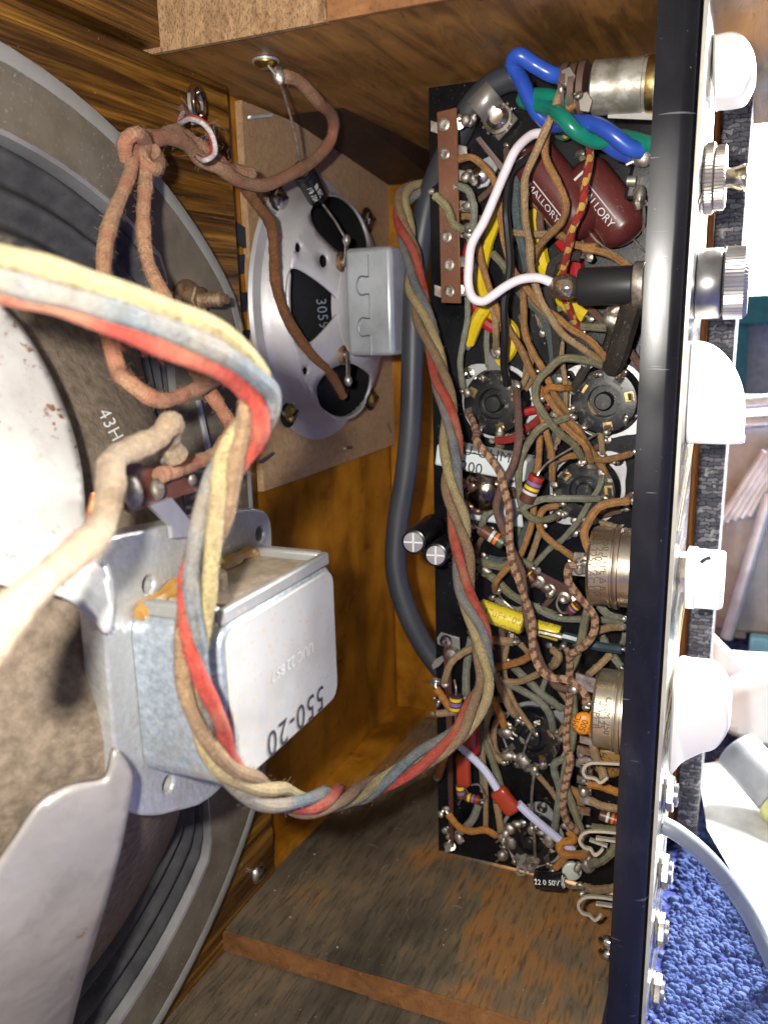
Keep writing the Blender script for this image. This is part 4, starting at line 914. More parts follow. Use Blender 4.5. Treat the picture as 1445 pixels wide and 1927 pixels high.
# ---- resistors and capacitors
def resistor(z, a, c, rz, h, bands, label, l0=None, l1=None, body=(.12, .045, .022), hh=None):
    hh = h if hh is None else hh
    p0, p1 = K(z, a[0], a[1], h), K(z, c[0], c[1], hh); ax = (p1-p0).normalized(); L = (p1-p0).length; R = rz/ZN[z][2]/F*.375
    t = thing('resistor', p0, label, 'resistor', 'banded resistors on the deck')
    MB().lathe(p0, ax, [(R*.8, 0), (R*.97, .0003), (R, .0009), (R, L-.0009), (R*.97, L-.0003), (R*.8, L)], 20).build('body', simple('brown_resistor_body', body, .35), t)
    for f_, col, wd_ in bands:
        MB().lathe(p0+ax*L*(f_-wd_/2), ax, [(R*1.012, 0), (R*1.015, .0001), (R*1.015, L*wd_-.0001), (R*1.012, L*wd_)], 20).build('band', BAND[col], t)
    for st, pts in ((p0, l0), (p1, l1)):
        if pts: MB().tube(crv([st]+[K(z, x, y, q_) for x, y, q_ in pts], 6), .0005, 6).build('lead', tin, t)
    return t
BAND = {k: simple(k+'_band', v, .4) for k, v in dict(yellow=(.75, .52, .02), violet=(.24, .13, .34), red=(.42, .02, .02), silver=(.62, .62, .60), orange=(.72, .20, .02), green=(.04, .16, .11), white=(.72, .70, .66), brown=(.14, .05, .02), gold=(.45, .32, .1)).items()}
resistor('C', (850, 362), (780, 515), 42, 30, [(.08, 'red', .14), (.28, 'violet', .12), (.45, 'yellow', .11), (.62, 'silver', .10)], 'brown resistor with red violet yellow and silver bands, tilted beside the white block', [(870, 330, 29), (920, 280, 26), (1060, 195, 20), (1205, 115, 14)], [(740, 560, 26), (712, 620, 20), (700, 690, 14)])
resistor('C', (520, 680), (655, 765), 36, 34, [(.48, 'silver', .12), (.66, 'orange', .12), (.86, 'green', .12)], 'brown resistor with silver orange and green bands below the white block', [(480, 660, 33), (435, 640, 30)], [(690, 790, 30), (720, 810, 20)])
resistor('C', (770, 920), (830, 985), 30, 18, [(.4, 'yellow', .12), (.65, 'brown', .12)], 'dark red resistor lying on the slanting strip', None, [(880, 1020, 17), (930, 1035, 15)], (.09, .02, .018))
resistor('C', (1035, 1170), (1095, 1115), 28, 20, [(.4, 'violet', .16), (.68, 'yellow', .13)], 'dark red resistor with violet and yellow bands at the slanting strip end', [(990, 1170, 18), (965, 1120, 16), (985, 1060, 15)], None, (.12, .03, .02))
resistor('D', (255, 680), (250, 775), 40, 20, [(.25, 'yellow', .2), (.55, 'violet', .22), (.85, 'yellow', .18)], 'dark resistor with two yellow bands and a violet one by the lower left strip', [(255, 640, 20), (245, 590, 18)], [(255, 900, 16), (255, 1000, 12)], (.06, .03, .03))
resistor('E', (278, 305), (290, 400), 28, 18, [(.3, 'yellow', .22), (.62, 'violet', .2)], 'tiny upright resistor with yellow and violet bands below the red capacitors', None, [(270, 440, 14)])
resistor('E', (310, 390), (405, 415), 28, 16, [(.3, 'yellow', .16), (.55, 'violet', .14), (.78, 'red', .14)], 'tiny level resistor with yellow violet and red bands below the red capacitors', None, [(440, 395, 16), (400, 320, 18), (350, 320, 18)])
resistor('E', (1140, 500), (1255, 540), 32, 30, [(.45, 'silver', .14), (.72, 'orange', .12), (.9, 'red', .1)], 'brown resistor with silver band half hidden behind the lip between the jacks')
# white cement resistors
cem = simple('white_ceramic_block', (.60, .66, .66), .6, 0, (.52, .57, .56), 40, .2, 400, .5)
t = thing('cement_resistor', K('C', 500, 250, 10), 'white ceramic block resistor printed in black behind the bundle', 'resistor')
q0 = [(250, 150), (800, 245), (770, 395), (240, 252)]
TL, TR, BR, BL = K('C', 255, 175, 26), K('C', 790, 275, 26), K('C', 770, 405, 26), K('C', 240, 300, 26)
dv = Vector((0, .016, 0))
MB().hexa([BL+dv, BR+dv, BR, BL, TL+dv, TR+dv, TR, TL]).build('block', cem, t, bevel=.0010)
rv, uv_ = (TR-TL).normalized(), ((TL-BL)+(TR-BR)).normalized()
flat_text('TRU-OHM', TL.lerp(BR, .48)+uv_*.0042+rv*-.0005+Vector((0, -.0002, 0)), rv, uv_, .0062, darkink, t)
flat_text('200', TL.lerp(BR, .42)-uv_*.0034+Vector((0, -.0002, 0)), rv, uv_, .0066, darkink, t)
MB().obox(TL.lerp(TR, .42)-uv_*.0010+Vector((0, -.00015, 0)), rv*.0085, uv_*.00025, (0, .0001, 0)).build('printed_line', darkink, t)
t = thing('cement_resistor', K('C', 620, 600, 4), 'second pale ceramic block lower down partly behind the wires', 'resistor')
MB().hexa([K('C', 450, 600, 0), K('C', 770, 670, 0), K('C', 770, 670, 12), K('C', 450, 620, 12), K('C', 470, 330, 0), K('C', 740, 390, 0), K('C', 740, 400, 12), K('C', 470, 350, 12)]).build('block', cem, t, bevel=.001)
t = thing('solder_joint', K('C', 540, 455, 14), 'big glossy dark solder blob in front of the white block', 'solder')
MB().ball(K('C', 530, 455, 20), .0085, (1.0, .7, 1.05), 18, .06).build('blob', simple('dark_shiny_solder', (.40, .34, .28), .12, 1, (.12, .09, .07), 150, .5, 300), t)
blobs([(K('C', 420, 405, 24), .0032), (K('C', 470, 430, 26), .0028), (K('C', 585, 420, 22), .0035), (K('C', 430, 545, 22), .0050), (K('C', 700, 470, 18), .0036)], 'bead', t, simple('brown_flux_bead', (.16, .09, .07), .2, .5))
# black electrolytics
def elco(z, e, s_, rz, h0, h1, label, txt=None):
    p1, p0 = K(z, e[0], e[1], h1), K(z, s_[0], s_[1], h0); ax = (p0-p1).normalized(); L = (p0-p1).length; R = rz/ZN[z][2]/F*.36
    t = thing('electrolytic_capacitor', p0, label, 'capacitor', 'black electrolytic capacitors')
    MB().lathe(p1, ax, [(R*.80, .0), (R*.95, .0003), (R, .0012), (R, L*.82), (R*.94, L*.85), (R*.94, L*.88), (R, L*.91), (R, L-.0006), (R*.8, L)], 30).build('sleeve', blackcap, t)
    MB().lathe(p1-ax*.0002, ax, [(R*.78, 0), (R*.78, .0004)], 28).build('can_top', simple('scored_aluminium', (.62, .60, .60), .32, .8, (.5, .48, .48), 60), t)
    u, v = perp(ax)
    for d in (u, v): MB().obox(p1-ax*.0003, d*R*.74, ax.cross(d)*.0003, ax*.00012).build('score_line', whiteink, t)
    return t, p0, p1, ax, R, L
elco('C', (118, 755), (235, 655), 74, 12, 46, 'black electrolytic capacitor with scored silver top, the outer one of the pair')
elco('C', (250, 832), (360, 735), 70, 12, 46, 'black electrolytic capacitor with scored silver top, nearest the bundle of the pair')
t, p0, p1, ax, R, L = elco('E', (915, 915), (745, 905), 54, 42, 42, 'black electrolytic capacitor lying at the bottom near the jack springs')
cyl_text('22 0 50V', (p0+p1)/2, (p1-p0), R+.0001, -p0, .0030, whiteink, t, flip=-1, shift=-.001)
MB().tube(crv([p1, K('E', 960, 950, 40), K('E', 1040, 955, 36)], 5), .0007, 6).build('lead', tin, t)
# yellow film capacitors
yel = simple('yellow_film_case', (.72, .58, .045), .32, 0, (.62, .47, .03), 40)
def ycap(a, c, rz, h, label, lines):
    p0, p1 = K('D', *a, h), K('D', *c, h); ax = (p1-p0).normalized(); L = (p1-p0).length; R = rz/3.284/F*.365
    t = thing('film_capacitor', (p0+p1)/2, label, 'capacitor', 'yellow film capacitors')
    MB().lathe(p0, ax, [(R*.9, 0), (R, .0005), (R, L-.0005), (R*.9, L)], 30).build('case', yel, t)
    d = -p0.normalized()
    for T, sh in lines: cyl_text(T, p0+ax*L*.5, ax, R+.0001, d, .0042, simple('grey_olive_print', (.30, .24, .03), .6), t, flip=-1, shift=sh)
    return t, p0, p1, ax, R
ycap((400, 150), (672, 245), 66, 30, 'larger yellow film capacitor with faint print in the lower half', [('TRU   AE', .0055), ('.047uF+10%', 0), ('600VDC DY', -.0052)])
t, p0, p1, ax, R = ycap((745, 262), (895, 305), 48, 26, 'smaller yellow film capacitor to the right of the larger one', [('400 FT', .0030)])
MB().tube([K('D', 748, 290, 31), K('D', 800, 300, 31), K('D', 905, 325, 31), K('D', 930, 318, 30)], .0012, 8).build('lead', bright, t)
MB().tube(crv([p0, K('D', 560, 110, 22), K('D', 520, 60, 24)], 4), .0005, 6).build('lead', tin, t)
w('D', [(915, 318, 30), (1000, 345, 30), (1120, 372, 30), (1280, 400, 32)], simple('blue_black_sleeve', (.03, .055, .075), .35), 'dark blue sleeve running from the smaller yellow capacitor to the lip', 2.0, 'sleeved_lead')
# dipped red capacitors
redc = simple('red_dipped_case', (.36, .018, .018), .22, 0, (.28, .012, .012), 40, .05, 200); redo = simple('brick_red_dipped_case', (.36, .045, .018), .26, 0, (.28, .03, .012), 40)
def chic(z, a, c, rz, h, mat, label, l0=None, l1=None, sl=None):
    p0, p1 = K(z, *a, h), K(z, *c, h); ax = (p1-p0).normalized(); L = (p1-p0).length; R = rz/3.284/F*.375
    t = thing('dipped_capacitor', p0, label, 'capacitor', 'red dipped capacitors')
    s_ = ax.cross(Vector((0, -1, 0))).normalized(); o = MB(); n = 20; prof = [(.0, 0), (.72, .0002), (.93, .0010), (1, .0026), (1, .3*L), (.97, .5*L), (1, .7*L), (1, L-.0026), (.93, L-.0010), (.72, L-.0002), (.0, L)]
    vs = []; fs = []
    for r_, h_ in prof:
        for k in range(n):
            a_ = 2*PI*k/n; ca, sa = math.cos(a_), math.sin(a_)
            vs.append(p0+ax*h_+(s_*math.copysign(abs(ca)**.7, ca)+Vector((0, -1, 0))*.62*math.copysign(abs(sa)**.7, sa))*max(r_, .001)*R)
    for i in range(len(prof)-1):
        for k in range(n): fs.append((i*n+k, i*n+(k+1) % n, (i+1)*n+(k+1) % n, (i+1)*n+k))
    o.add(vs, fs).build('case', mat, t, ang=60)
    for st, pts in ((p0, l0), (p1, l1)):
        if pts: MB().tube(crv([st]+[K(z, x, y, q_) for x, y, q_ in pts], 6), .0005, 6).build('lead', tin, t)
    return t
chic('D', (335, 850), (345, 1050), 62, 26, redc, 'glossy deep red dipped capacitor below the bend of the bundle', [(330, 800, 20)], [(300, 1080, 20)])
chic('D', (300, 1050), (305, 1245), 48, 22, redo, 'brick red dipped capacitor below the deep red one', [(260, 980, 20), (255, 920, 18)], [(330, 1290, 18)])
t = chic('E', (505, 345), (618, 490), 58, 34, redo, 'brick red dipped capacitor slung between two pale lilac sleeves')
MB().tube(crv([K('E', 215, 25, 26), K('E', 330, 125, 30), K('E', 430, 225, 33), K('E', 510, 345, 34)], 8), .0018, 9).build('sleeve', P_sleeve, t)
MB().tube(crv([K('E', 640, 435, 34), K('E', 730, 520, 32), K('E', 860, 630, 28), K('E', 975, 722, 24)], 8), .0019, 9).build('sleeve', P_sleeve, t)
blobs([(K('E', 970, 715, 23), .0026)], 'solder', t)
# disc capacitors
def disc(z, c, rz, h, mat, label, lines, ink):
    p = K(z, *c, h); R = rz/3.284/F*.365; t = thing('disc_capacitor', p, label, 'capacitor', 'ceramic disc capacitors')
    d = -p.normalized(); d.z = 0; d.normalize()
    MB().lathe(p-d*.0018, d, [(.0001, -.0002), (R*.7, 0), (R*.95, .0008), (R, .0018), (R*.95, .0028), (R*.7, .0036), (.0001, .0040)], 32).build('disc', mat, t, ang=70)
    r_ = Vector((0, 0, 1)).cross(d).normalized()
    ra, ua = (r_*.3+Vector((0, 0, 1))*.95), (-r_*.95+Vector((0, 0, 1))*.3)
    for i, T in enumerate(lines): flat_text(T, p+d*.00235+ua*(.0032-.0032*i), ra, ua, .0034, ink, t)
    return t, p, R
orc = simple('orange_disc', (.72, .27, .015), .4, 0, (.6, .2, .01), 60, .05, 300)
t, p, R = disc('D', (1045, 857), 66, 52, orc, 'bright orange ceramic disc capacitor in front of the tinned can', ['RMC', '500', '20%'], simple('brown_print', (.12, .035, .01), .6))
MB().tube([p+Vector((R*.6, 0, .004)), K('D', 1135, 805, 50)], .0016, 8, lambda u: 1-.5*u).build('leg_coating', orc, t)
MB().tube([p+Vector((R*.5, 0, -.005)), K('D', 1135, 910, 50)], .0016, 8, lambda u: 1-.5*u).build('leg_coating', orc, t)
MB().tube(crv([K('D', 1120, 810, 50), K('D', 1200, 775, 50), K('D', 1275, 745, 48)], 5), .0005, 6).build('lead', tin, t)
MB().tube(crv([K('D', 1130, 908, 50), K('D', 1180, 920, 51), K('D', 1230, 955, 52), K('D', 1275, 985, 52)], 5), .0006, 6).build('lead', bright, t)
disc('E', (1200, 175), 105, 22, simple('brown_disc', (.30, .155, .035), .45, 0, (.24, .115, .025), 60, .05, 300), 'brown ceramic disc capacitor half hidden behind the lip and top jack spring', ['103 M', '1KV', 'Z5U'], darkink)
# jack springs
spm = simple('pale_tinned_spring', (.72, .70, .58), .28, .7, (.6, .56, .42), 100)
JS = [('top', [(1285, 188), (1180, 183), (1090, 182), (1050, 205), (1042, 240), (1062, 268), (1100, 275), (1125, 285), (1150, 302), (1192, 268)]),
      ('middle', [(1270, 615), (1160, 605), (1070, 606), (1030, 630), (1020, 665), (1045, 702), (1085, 715), (1112, 750), (1135, 740), (1162, 712)]),
      ('lowest', [(1270, 1030), (1150, 1012), (1060, 1010), (1020, 1035), (1012, 1070), (1038, 1110), (1078, 1122), (1108, 1150), (1125, 1148), (1150, 1120)])]
for nm, pts in JS:
    t = thing('jack_spring', K('E', *pts[0], 60), nm+' hooked pale jack spring sticking out from behind the lip', 'jack', 'jack springs behind the lip')
    P = crv([K('E', a, c, 60) for a, c in pts], 5); b = MB()
    T, U, B = frames(P); vs = []; fs = []
    for i, p in enumerate(P):
        e = T[i].cross(Vector((0, 1, 0))).normalized()*.00055; y_ = Vector((0, .0006, 0)); vs += [p-e-y_, p+e-y_, p+e+y_, p-e+y_]
    for i in range(len(P)-1):
        for k in range(4): fs.append((4*i+k, 4*i+(k+1) % 4, 4*i+4+(k+1) % 4, 4*i+4+k))
    fs += [(3, 2, 1, 0), tuple(4*(len(P)-1)+k for k in range(4))]
    b.add(vs, fs).build('spring', spm, t)
    if nm != 'top':
        dy = 0 if nm == 'middle' else 405
        b = MB()
        for (a, c) in (((1120, 645+dy), (1275, 668+dy)),)+((((1080, 655), (1190, 695)),) if nm == 'middle' else ()):
            p, q_ = K('E', *a, 56), K('E', *c, 56); b.obox((p+q_)/2, (q_-p)/2, (0, .0009, 0), (q_-p).normalized().cross(Vector((0, 1, 0)))*.0005)
        b.build('contact_blade', spm, t)
# loose solder tags, beads and thin bare leads low in the chassis
def bits(lst, label, name='solder_joint'):
    t = thing(name, lst[0][0], label, 'solder')
    blobs(lst, 'bead', t); return t
t = bits([(K('D', 565, 1060, 14), .0042), (K('D', 560, 910, 14), .0040), (K('D', 590, 895, 12), .0034), (K('D', 660, 1075, 14), .0044)], 'cluster of bright solder lumps left of the shadowed socket')
MB().tube(crv([K('D', 730, 890, 14), K('D', 690, 980, 15), K('D', 665, 1070, 16)], 5), .0006, 6).build('bare_lead', tin, t)
t = bits([(K('E', 735, 240, 12), .0030), (K('E', 690, 205, 12), .0034), (K('E', 790, 200, 12), .0030), (K('E', 730, 590, 14), .0026)], 'solder row above the lowest socket with a long bare lead')
MB().tube(crv([K('E', 740, 230, 13), K('E', 722, 400, 15), K('E', 735, 560, 15), K('E', 745, 780, 12)], 5), .0007, 6).build('bare_lead', tin, t)
t = bits([(K('E', 560, 620, 14), .0042), (K('E', 590, 690, 14), .0046), (K('E', 545, 755, 14), .0040), (K('E', 830, 660, 12), .0036), (K('E', 540, 640, 14), .0036), (K('E', 640, 560, 14), .0030)], 'dirty solder lumps left of the lowest socket')
t = thing('mounting_tab', K('E', 655, 830, 8), 'small pale tab with a round hole at the bottom edge of the deck', 'tab')
tabo = [(x, y) for x, y in ((632, 760), (690, 745), (690, 860), (680, 880), (640, 882), (626, 865))]
ph = K('E', 656, 852, 8)
patch([(K('E', a, c, 8).x, K('E', a, c, 8).z) for a, c in tabo], [[(ph.x+.0018*math.cos(2*PI*k/12), ph.z+.0018*math.sin(2*PI*k/12)) for k in range(12)]], lambda X, Zz: Vector((X, DK-.008, Zz)), 'plate', whitemetal, t, .0008, .02, -1, False)
blobs([(K('E', 745, 790, 12), .0034), (K('E', 700, 800, 10), .0024)], 'bead', t)
t = bits([(K('E', 1010, 830, 18), .0030), (K('E', 1070, 820, 20), .0044), (K('E', 1040, 760, 22), .0034), (K('E', 1030, 950, 18), .0034), (K('E', 1030, 990, 18), .0026)], 'dark solder lumps where wires meet below the middle jack spring')
tag(MB().lathe(K('E', 965, 838, 16), (.4, -1, .1), [(.0040, 0), (.0044, .0008), (.0044, .0024), (.0036, .0030), (.0014, .0030), (.0001, .0034)], 24).build('ceramic_bead', simple('pale_green_ceramic', (.52, .58, .50), .4, 0, (.42, .46, .4), 60)), 'pale green ceramic bead above the lying black capacitor', 'bead')
for (px, py, lb) in ((1142, 1772, 'upper'), (1142, 1795, 'lower')):
    o = PY(px, py, .300); tag(MB().ball(o, .0030, (1.3, .8, .8), 12, .1).build('screw_tip', chrome), lb+' of two shiny screw tips poking from the lip near the floor', 'screw')
# brown vertical parts behind the springs: lug column of the jacks
t = thing('jack_lugs', K('E', 1060, 400, 30), 'column of rusty solder lugs between the jack springs', 'lugs')
for i in range(9):
    y = -20+i*62; x = 1052+10*math.sin(i*2.1)
    MB().obox(K('E', x, y, 32+4*math.sin(i)), K('E', x+40, y+10, 32)-K('E', x, y, 32), (0, 0, .0016), (0, .0006, 0)).build('lug', tin if i % 2 else rustbolt, t)
    if i % 2 == 0: blobs([(K('E', x-8, y+12, 34), .0028)], 'solder', t, tin)
# ------------------------------------------------------------------ hook-up wires
w('A', [(745, 535, 34), (690, 548, 36), (600, 640, 40), (535, 770, 42), (475, 905, 44), (405, 1060, 46), (345, 1200, 48), (320, 190, 50, 'B'), (316, 310, 50, 'B'), (345, 378, 50, 'B'), (400, 394, 50, 'B'), (460, 368, 50, 'B'), (545, 302, 49, 'B'), (640, 268, 48, 'B'), (720, 266, 46, 'B'), (815, 292, 44, 'B')], P_white, 'white plastic wire bowing down and across to the fuse holder tip', 1.75, 'plastic_wire', 'plastic wires', 10)
w('A', [(730, 645, 26), (645, 690, 28), (575, 770, 30), (548, 860, 32), (541, 1000, 33), (546, 1130, 33), (540, 200, 33, 'B'), (533, 400, 32, 'B'), (525, 600, 30, 'B'), (530, 760, 22, 'B'), (548, 890, 14, 'B')], P_black, 'black plastic wire hanging straight down to the upper left socket', 1.6, 'plastic_wire', 'plastic wires')
w('A', [(868, 280, 50), (820, 420, 48), (768, 535, 46), (708, 655, 45), (662, 785, 44), (650, 905, 44), (657, 1050, 42), (668, 1190, 40), (688, 210, 36, 'B'), (742, 380, 34, 'B'), (800, 498, 32, 'B'), (885, 605, 30, 'B'), (1000, 692, 26, 'B'), (1105, 765, 20, 'B')], C_tan, 'long dusty tan cloth wire from the lamp holder down to the right socket')
w('A', [(960, 362, 48), (880, 390, 46), (815, 440, 42), (772, 545, 40), (785, 680, 40), (832, 800, 42), (875, 900, 42), (885, 970, 40), (860, 1060, 36), (800, 1135, 32), (735, 1215, 28), (700, 160, 24, 'B')], C_or, 'orange tan cloth wire bowing right across the left maroon capacitor')
w('A', [(1036, 585, 36), (1036, 700, 40), (1020, 830, 42), (985, 965, 42), (940, 1100, 40), (900, 1230, 36), (882, 230, 30, 'B'), (890, 370, 26, 'B'), (920, 465, 22, 'B'), (975, 570, 16, 'B')], C_ry, 'red cloth wire with yellow tracer crossing the maroon capacitors')
w('A', [(830, 1120, 20), (900, 1160, 24), (970, 1192, 26), (1080, 1212, 28), (1000, 76, 28, 'B'), (1130, 102, 30, 'B'), (1215, 155, 34, 'B'), (1275, 205, 40, 'B')], C_or, 'orange cloth wire below the maroon capacitors running to the fuse washer')
w('A', [(560, 1118, 18), (680, 1138, 20), (805, 1132, 18)], C_tan, 'short level tan cloth wire under the white plastic wire bend')
w('A', [(255, 692, 24), (330, 680, 26), (400, 722, 26), (462, 805, 24), (500, 905, 22), (516, 1050, 22), (522, 1180, 22), (570, 180, 22, 'B'), (622, 262, 24, 'B'), (682, 342, 26, 'B'), (745, 430, 27, 'B'), (832, 492, 28, 'B'), (932, 562, 30, 'B'), (1042, 640, 28, 'B'), (1142, 730, 24, 'B'), (1225, 815, 16, 'B')], C_or, 'long orange cloth wire from the upper strip slanting down to the right socket')
w('A', [(262, 850, 26), (325, 885, 27), (355, 970, 28), (346, 1075, 26), (352, 1145, 24)], C_gr, 'short grey green cloth wire looping between lugs of the upper strip', 1.8)
w('A', [(120, 905, 36), (180, 985, 36), (235, 1060, 34), (280, 1105, 30)], cloth('olive_yellow_cotton', (.36, .33, .16), dirt=.4, k=700), 'olive yellow cloth wire across the face of the upper strip', 1.9)
w('A', [(575, 915, 8), (495, 1040, 10), (440, 1150, 12), (430, 60, 12, 'B'), (395, 200, 14, 'B'), (388, 310, 14, 'B'), (415, 420, 12, 'B'), (380, 520, 12, 'B'), (318, 645, 10, 'B')], P_yellow, 'thick yellow plastic wire zigzagging down behind the white wire', 2.9, 'plastic_wire', 'plastic wires')
w('B', [(430, 455, 8), (500, 500, 9), (570, 580, 9), (562, 680, 8), (505, 760, 6)], P_yellow, 'thick yellow plastic wire end beside the upper left socket', 2.7, 'plastic_wire', 'plastic wires')
w('A', [(702, 990, 8), (722, 1130, 8), (750, 180, 8, 'B'), (815, 240, 8, 'B'), (850, 330, 8, 'B'), (905, 420, 8, 'B'), (1010, 485, 8, 'B')], P_yellow, 'thick yellow plastic wire behind the solder tip of the fuse holder', 3.4, 'plastic_wire', 'plastic wires')
w('A', [(598, 790, 20), (606, 950, 20), (618, 1100, 18), (640, 100, 16, 'B'), (665, 215, 14, 'B')], C_bl, 'dirty blue grey cloth wire falling beside the black plastic wire', 2.2)
w('B', [(575, 270, 12), (650, 372, 12), (738, 462, 12), (782, 565, 12), (812, 700, 12), (838, 850, 10), (870, 965, 8), (840, 1130, 8), (820, 1230, 8)], C_bl, 'blue grey cloth wire running down between the two upper sockets', 2.0)
w('B', [(460, 115, 10), (560, 235, 12), (645, 345, 14), (760, 450, 14), (850, 520, 14), (960, 545, 16), (1140, 555, 20)], C_ol, 'olive cloth wire turning level towards the black sleeve', 1.9)
w('B', [(640, 345, 22), (642, 450, 22), (652, 580, 22), (692, 692, 22), (742, 785, 22), (790, 880, 20), (832, 968, 18), (905, 1055, 14)], C_or, 'orange cloth wire dropping from the crossing to the right socket lower lug')
w('B', [(372, 60, 24), (402, 180, 24), (442, 320, 24), (500, 460, 24), (560, 570, 24), (620, 682, 24), (690, 795, 24), (735, 900, 22), (790, 970, 22), (862, 1060, 20), (960, 1150, 18), (1165, 200, 14, 'C'), (1215, 285, 12, 'C'), (1255, 355, 10, 'C')], C_or, 'longest orange cloth wire from the upper strip to the third socket')
w('B', [(440, 395, 20), (470, 480, 20), (486, 590, 18), (482, 668, 14)], C_tan, 'short tan cloth wire to the bright tab above the upper left socket')
w('B', [(312, 375, 20), (310, 500, 20), (290, 650, 18), (275, 770, 16), (285, 905, 12)], C_gr, 'grey green cloth wire from the foot of the upper strip to the left socket', 1.5)
w('B', [(1112, 780, 20), (1000, 745, 26), (885, 745, 30), (785, 790, 32), (727, 880, 32), (732, 990, 32), (772, 1085, 30), (850, 1172, 26), (1060, 175, 20, 'C'), (1115, 258, 14, 'C')], C_ol, 'olive cloth wire making a wide arc round from the right socket', 1.8)
w('B', [(752, 955, 22), (788, 912, 24), (850, 898, 22), (915, 912, 16)], C_oc, 'short bright orange cloth wire between the upper sockets')
w('B', [(905, 1085, 24), (820, 1110, 28), (742, 1150, 30), (690, 1215, 30), (760, 240, 30, 'C'), (738, 350, 30, 'C'), (742, 450, 28, 'C'), (772, 560, 26, 'C'), (830, 618, 24, 'C'), (900, 620, 20, 'C'), (955, 602, 16, 'C')], C_ol, 'olive cloth wire sweeping left and down round to the third socket', 1.75)
w('B', [(480, 1222, 16), (560, 1210, 16), (650, 1162, 14), (722, 1100, 12), (785, 1015, 10)], C_rd, 'ribbed red cloth wire under the upper left socket', 1.9)
w('B', [(630, 1062, 10), (690, 1055, 9), (750, 1038, 8)], P_red, 'short smooth red wire at the right of the upper left socket', 1.8, 'plastic_wire', 'plastic wires')
w('B', [(860, 35, 8), (925, 120, 8), (955, 250, 8)], P_red, 'bright red sleeve behind the fuse holder solder tip', 3.2, 'plastic_wire', 'plastic wires')
w('B', [(330, 60, 8), (305, 150, 8), (310, 300, 8), (370, 450, 8), (440, 540, 7), (510, 570, 6)], P_red, 'dark red wire half hidden behind the upper strip', 2.4, 'plastic_wire', 'plastic wires')
w('B', [(602, 925, 24), (604, 1000, 30), (612, 1100, 36), (604, 1230, 40), (700, 300, 42, 'C'), (645, 420, 42, 'C'), (612, 540, 42, 'C'), (618, 620, 42, 'C'), (655, 710, 42, 'C'), (705, 810, 42, 'C'), (738, 920, 42, 'C'), (752, 1020, 42, 'C'), (690, 200, 42, 'D'), (735, 370, 42, 'D'), (790, 485, 42, 'D'), (835, 565, 42, 'D'), (880, 630, 42, 'D'), (955, 650, 44, 'D')], C_br, 'purple brown cloth wire hanging the length of the deck', 1.8)
w('B', [(318, 1060, 18), (345, 1110, 26), (365, 1170, 32), (500, 150, 40, 'C'), (560, 242, 44, 'C'), (622, 342, 46, 'C'), (662, 435, 46, 'C'), (684, 560, 46, 'C'), (680, 700, 46, 'C'), (690, 850, 46, 'C'), (735, 985, 46, 'C'), (775, 1085, 44, 'C'), (715, 220, 44, 'D'), (726, 400, 46, 'D'), (765, 520, 48, 'D'), (840, 568, 48, 'D'), (930, 590, 48, 'D'), (1010, 622, 48, 'D'), (1046, 690, 48, 'D'), (1056, 738, 48, 'D')], C_tr, 'tan cloth wire with brown tracer twisting down to the tinned can', 1.8)
w('C', [(865, 120, 16), (852, 300, 16), (832, 450, 16), (822, 600, 18), (792, 750, 20), (742, 840, 22), (655, 920, 24), (602, 985, 24), (600, 1040, 20)], C_or, 'tan orange cloth wire curving left below the upper sockets to the strip')
w('C', [(878, 0, 18), (910, 120, 18), (932, 235, 16), (938, 385, 12)], C_or, 'orange cloth wire dropping to the left lug of the third socket')
w('C', [(960, 15, 22), (1050, 108, 22), (1130, 175, 20), (1168, 285, 14)], C_or, 'orange cloth wire ending at the top lug of the third socket')
w('C', [(985, 262, 10), (1080, 242, 12), (1200, 266, 14), (1300, 256, 16), (1400, 232, 20)], C_or, 'level orange cloth wire passing above the third socket to the lip')
w('C', [(765, 552, 26), (860, 512, 26), (960, 496, 26), (1080, 495, 24), (1215, 500, 18)], C_gr, 'level grey green cloth wire crossing the third socket', 1.7)
w('C', [(965, 540, 16), (895, 558, 20), (858, 605, 22), (870, 680, 22), (932, 752, 24), (1020, 812, 26), (1095, 868, 32)], C_or, 'orange cloth wire from the third socket down to the nickel can lugs')
w('C', [(1390, 512, 40), (1290, 516, 42), (1200, 560, 44), (1142, 640, 46), (1132, 720, 48), (1160, 815, 50)], C_or, 'orange cloth wire arching from the lip down to the nickel can', 1.9)
w('C', [(1085, 888, 52), (1032, 908, 52), (1040, 980, 50), (1090, 1060, 48), (1060, 130, 46, 'D'), (1112, 205, 46, 'D'), (1112, 295, 46, 'D'), (1050, 372, 46, 'D'), (962, 435, 44, 'D'), (950, 485, 42, 'D'), (965, 560, 40, 'D'), (955, 640, 40, 'D'), (948, 745, 40, 'D'), (940, 880, 40, 'D'), (932, 1000, 40, 'D'), (955, 180, 42, 'E'), (940, 330, 42, 'E'), (912, 450, 42, 'E'), (935, 545, 40, 'E'), (1005, 605, 36, 'E')], C_tr, 'tan cloth wire with brown tracer from the nickel can down past the disc', 1.8)
w('D', [(1085, 95, 42), (1055, 200, 40), (1030, 320, 38), (995, 460, 38), (950, 545, 38), (968, 650, 36), (978, 800, 36), (968, 950, 36), (950, 1060, 38), (920, 280, 38, 'E'), (960, 420, 38, 'E'), (1010, 530, 36, 'E'), (1035, 615, 34, 'E')], C_ol, 'olive cloth wire twisted with the brown tracer wire down past the disc', 1.9)
w('D', [(505, 95, 16), (620, 150, 18), (740, 132, 18), (800, 170, 18), (900, 202, 18), (1050, 216, 22), (1180, 232, 26), (1275, 248, 32)], C_gr, 'grey cloth wire running level below the slanting strip to the lip')
w('D', [(1120, 290, 30), (1200, 270, 34), (1275, 262, 38)], C_tan, 'short tan cloth wire meeting the lip beside the dark blue sleeve', 1.8)
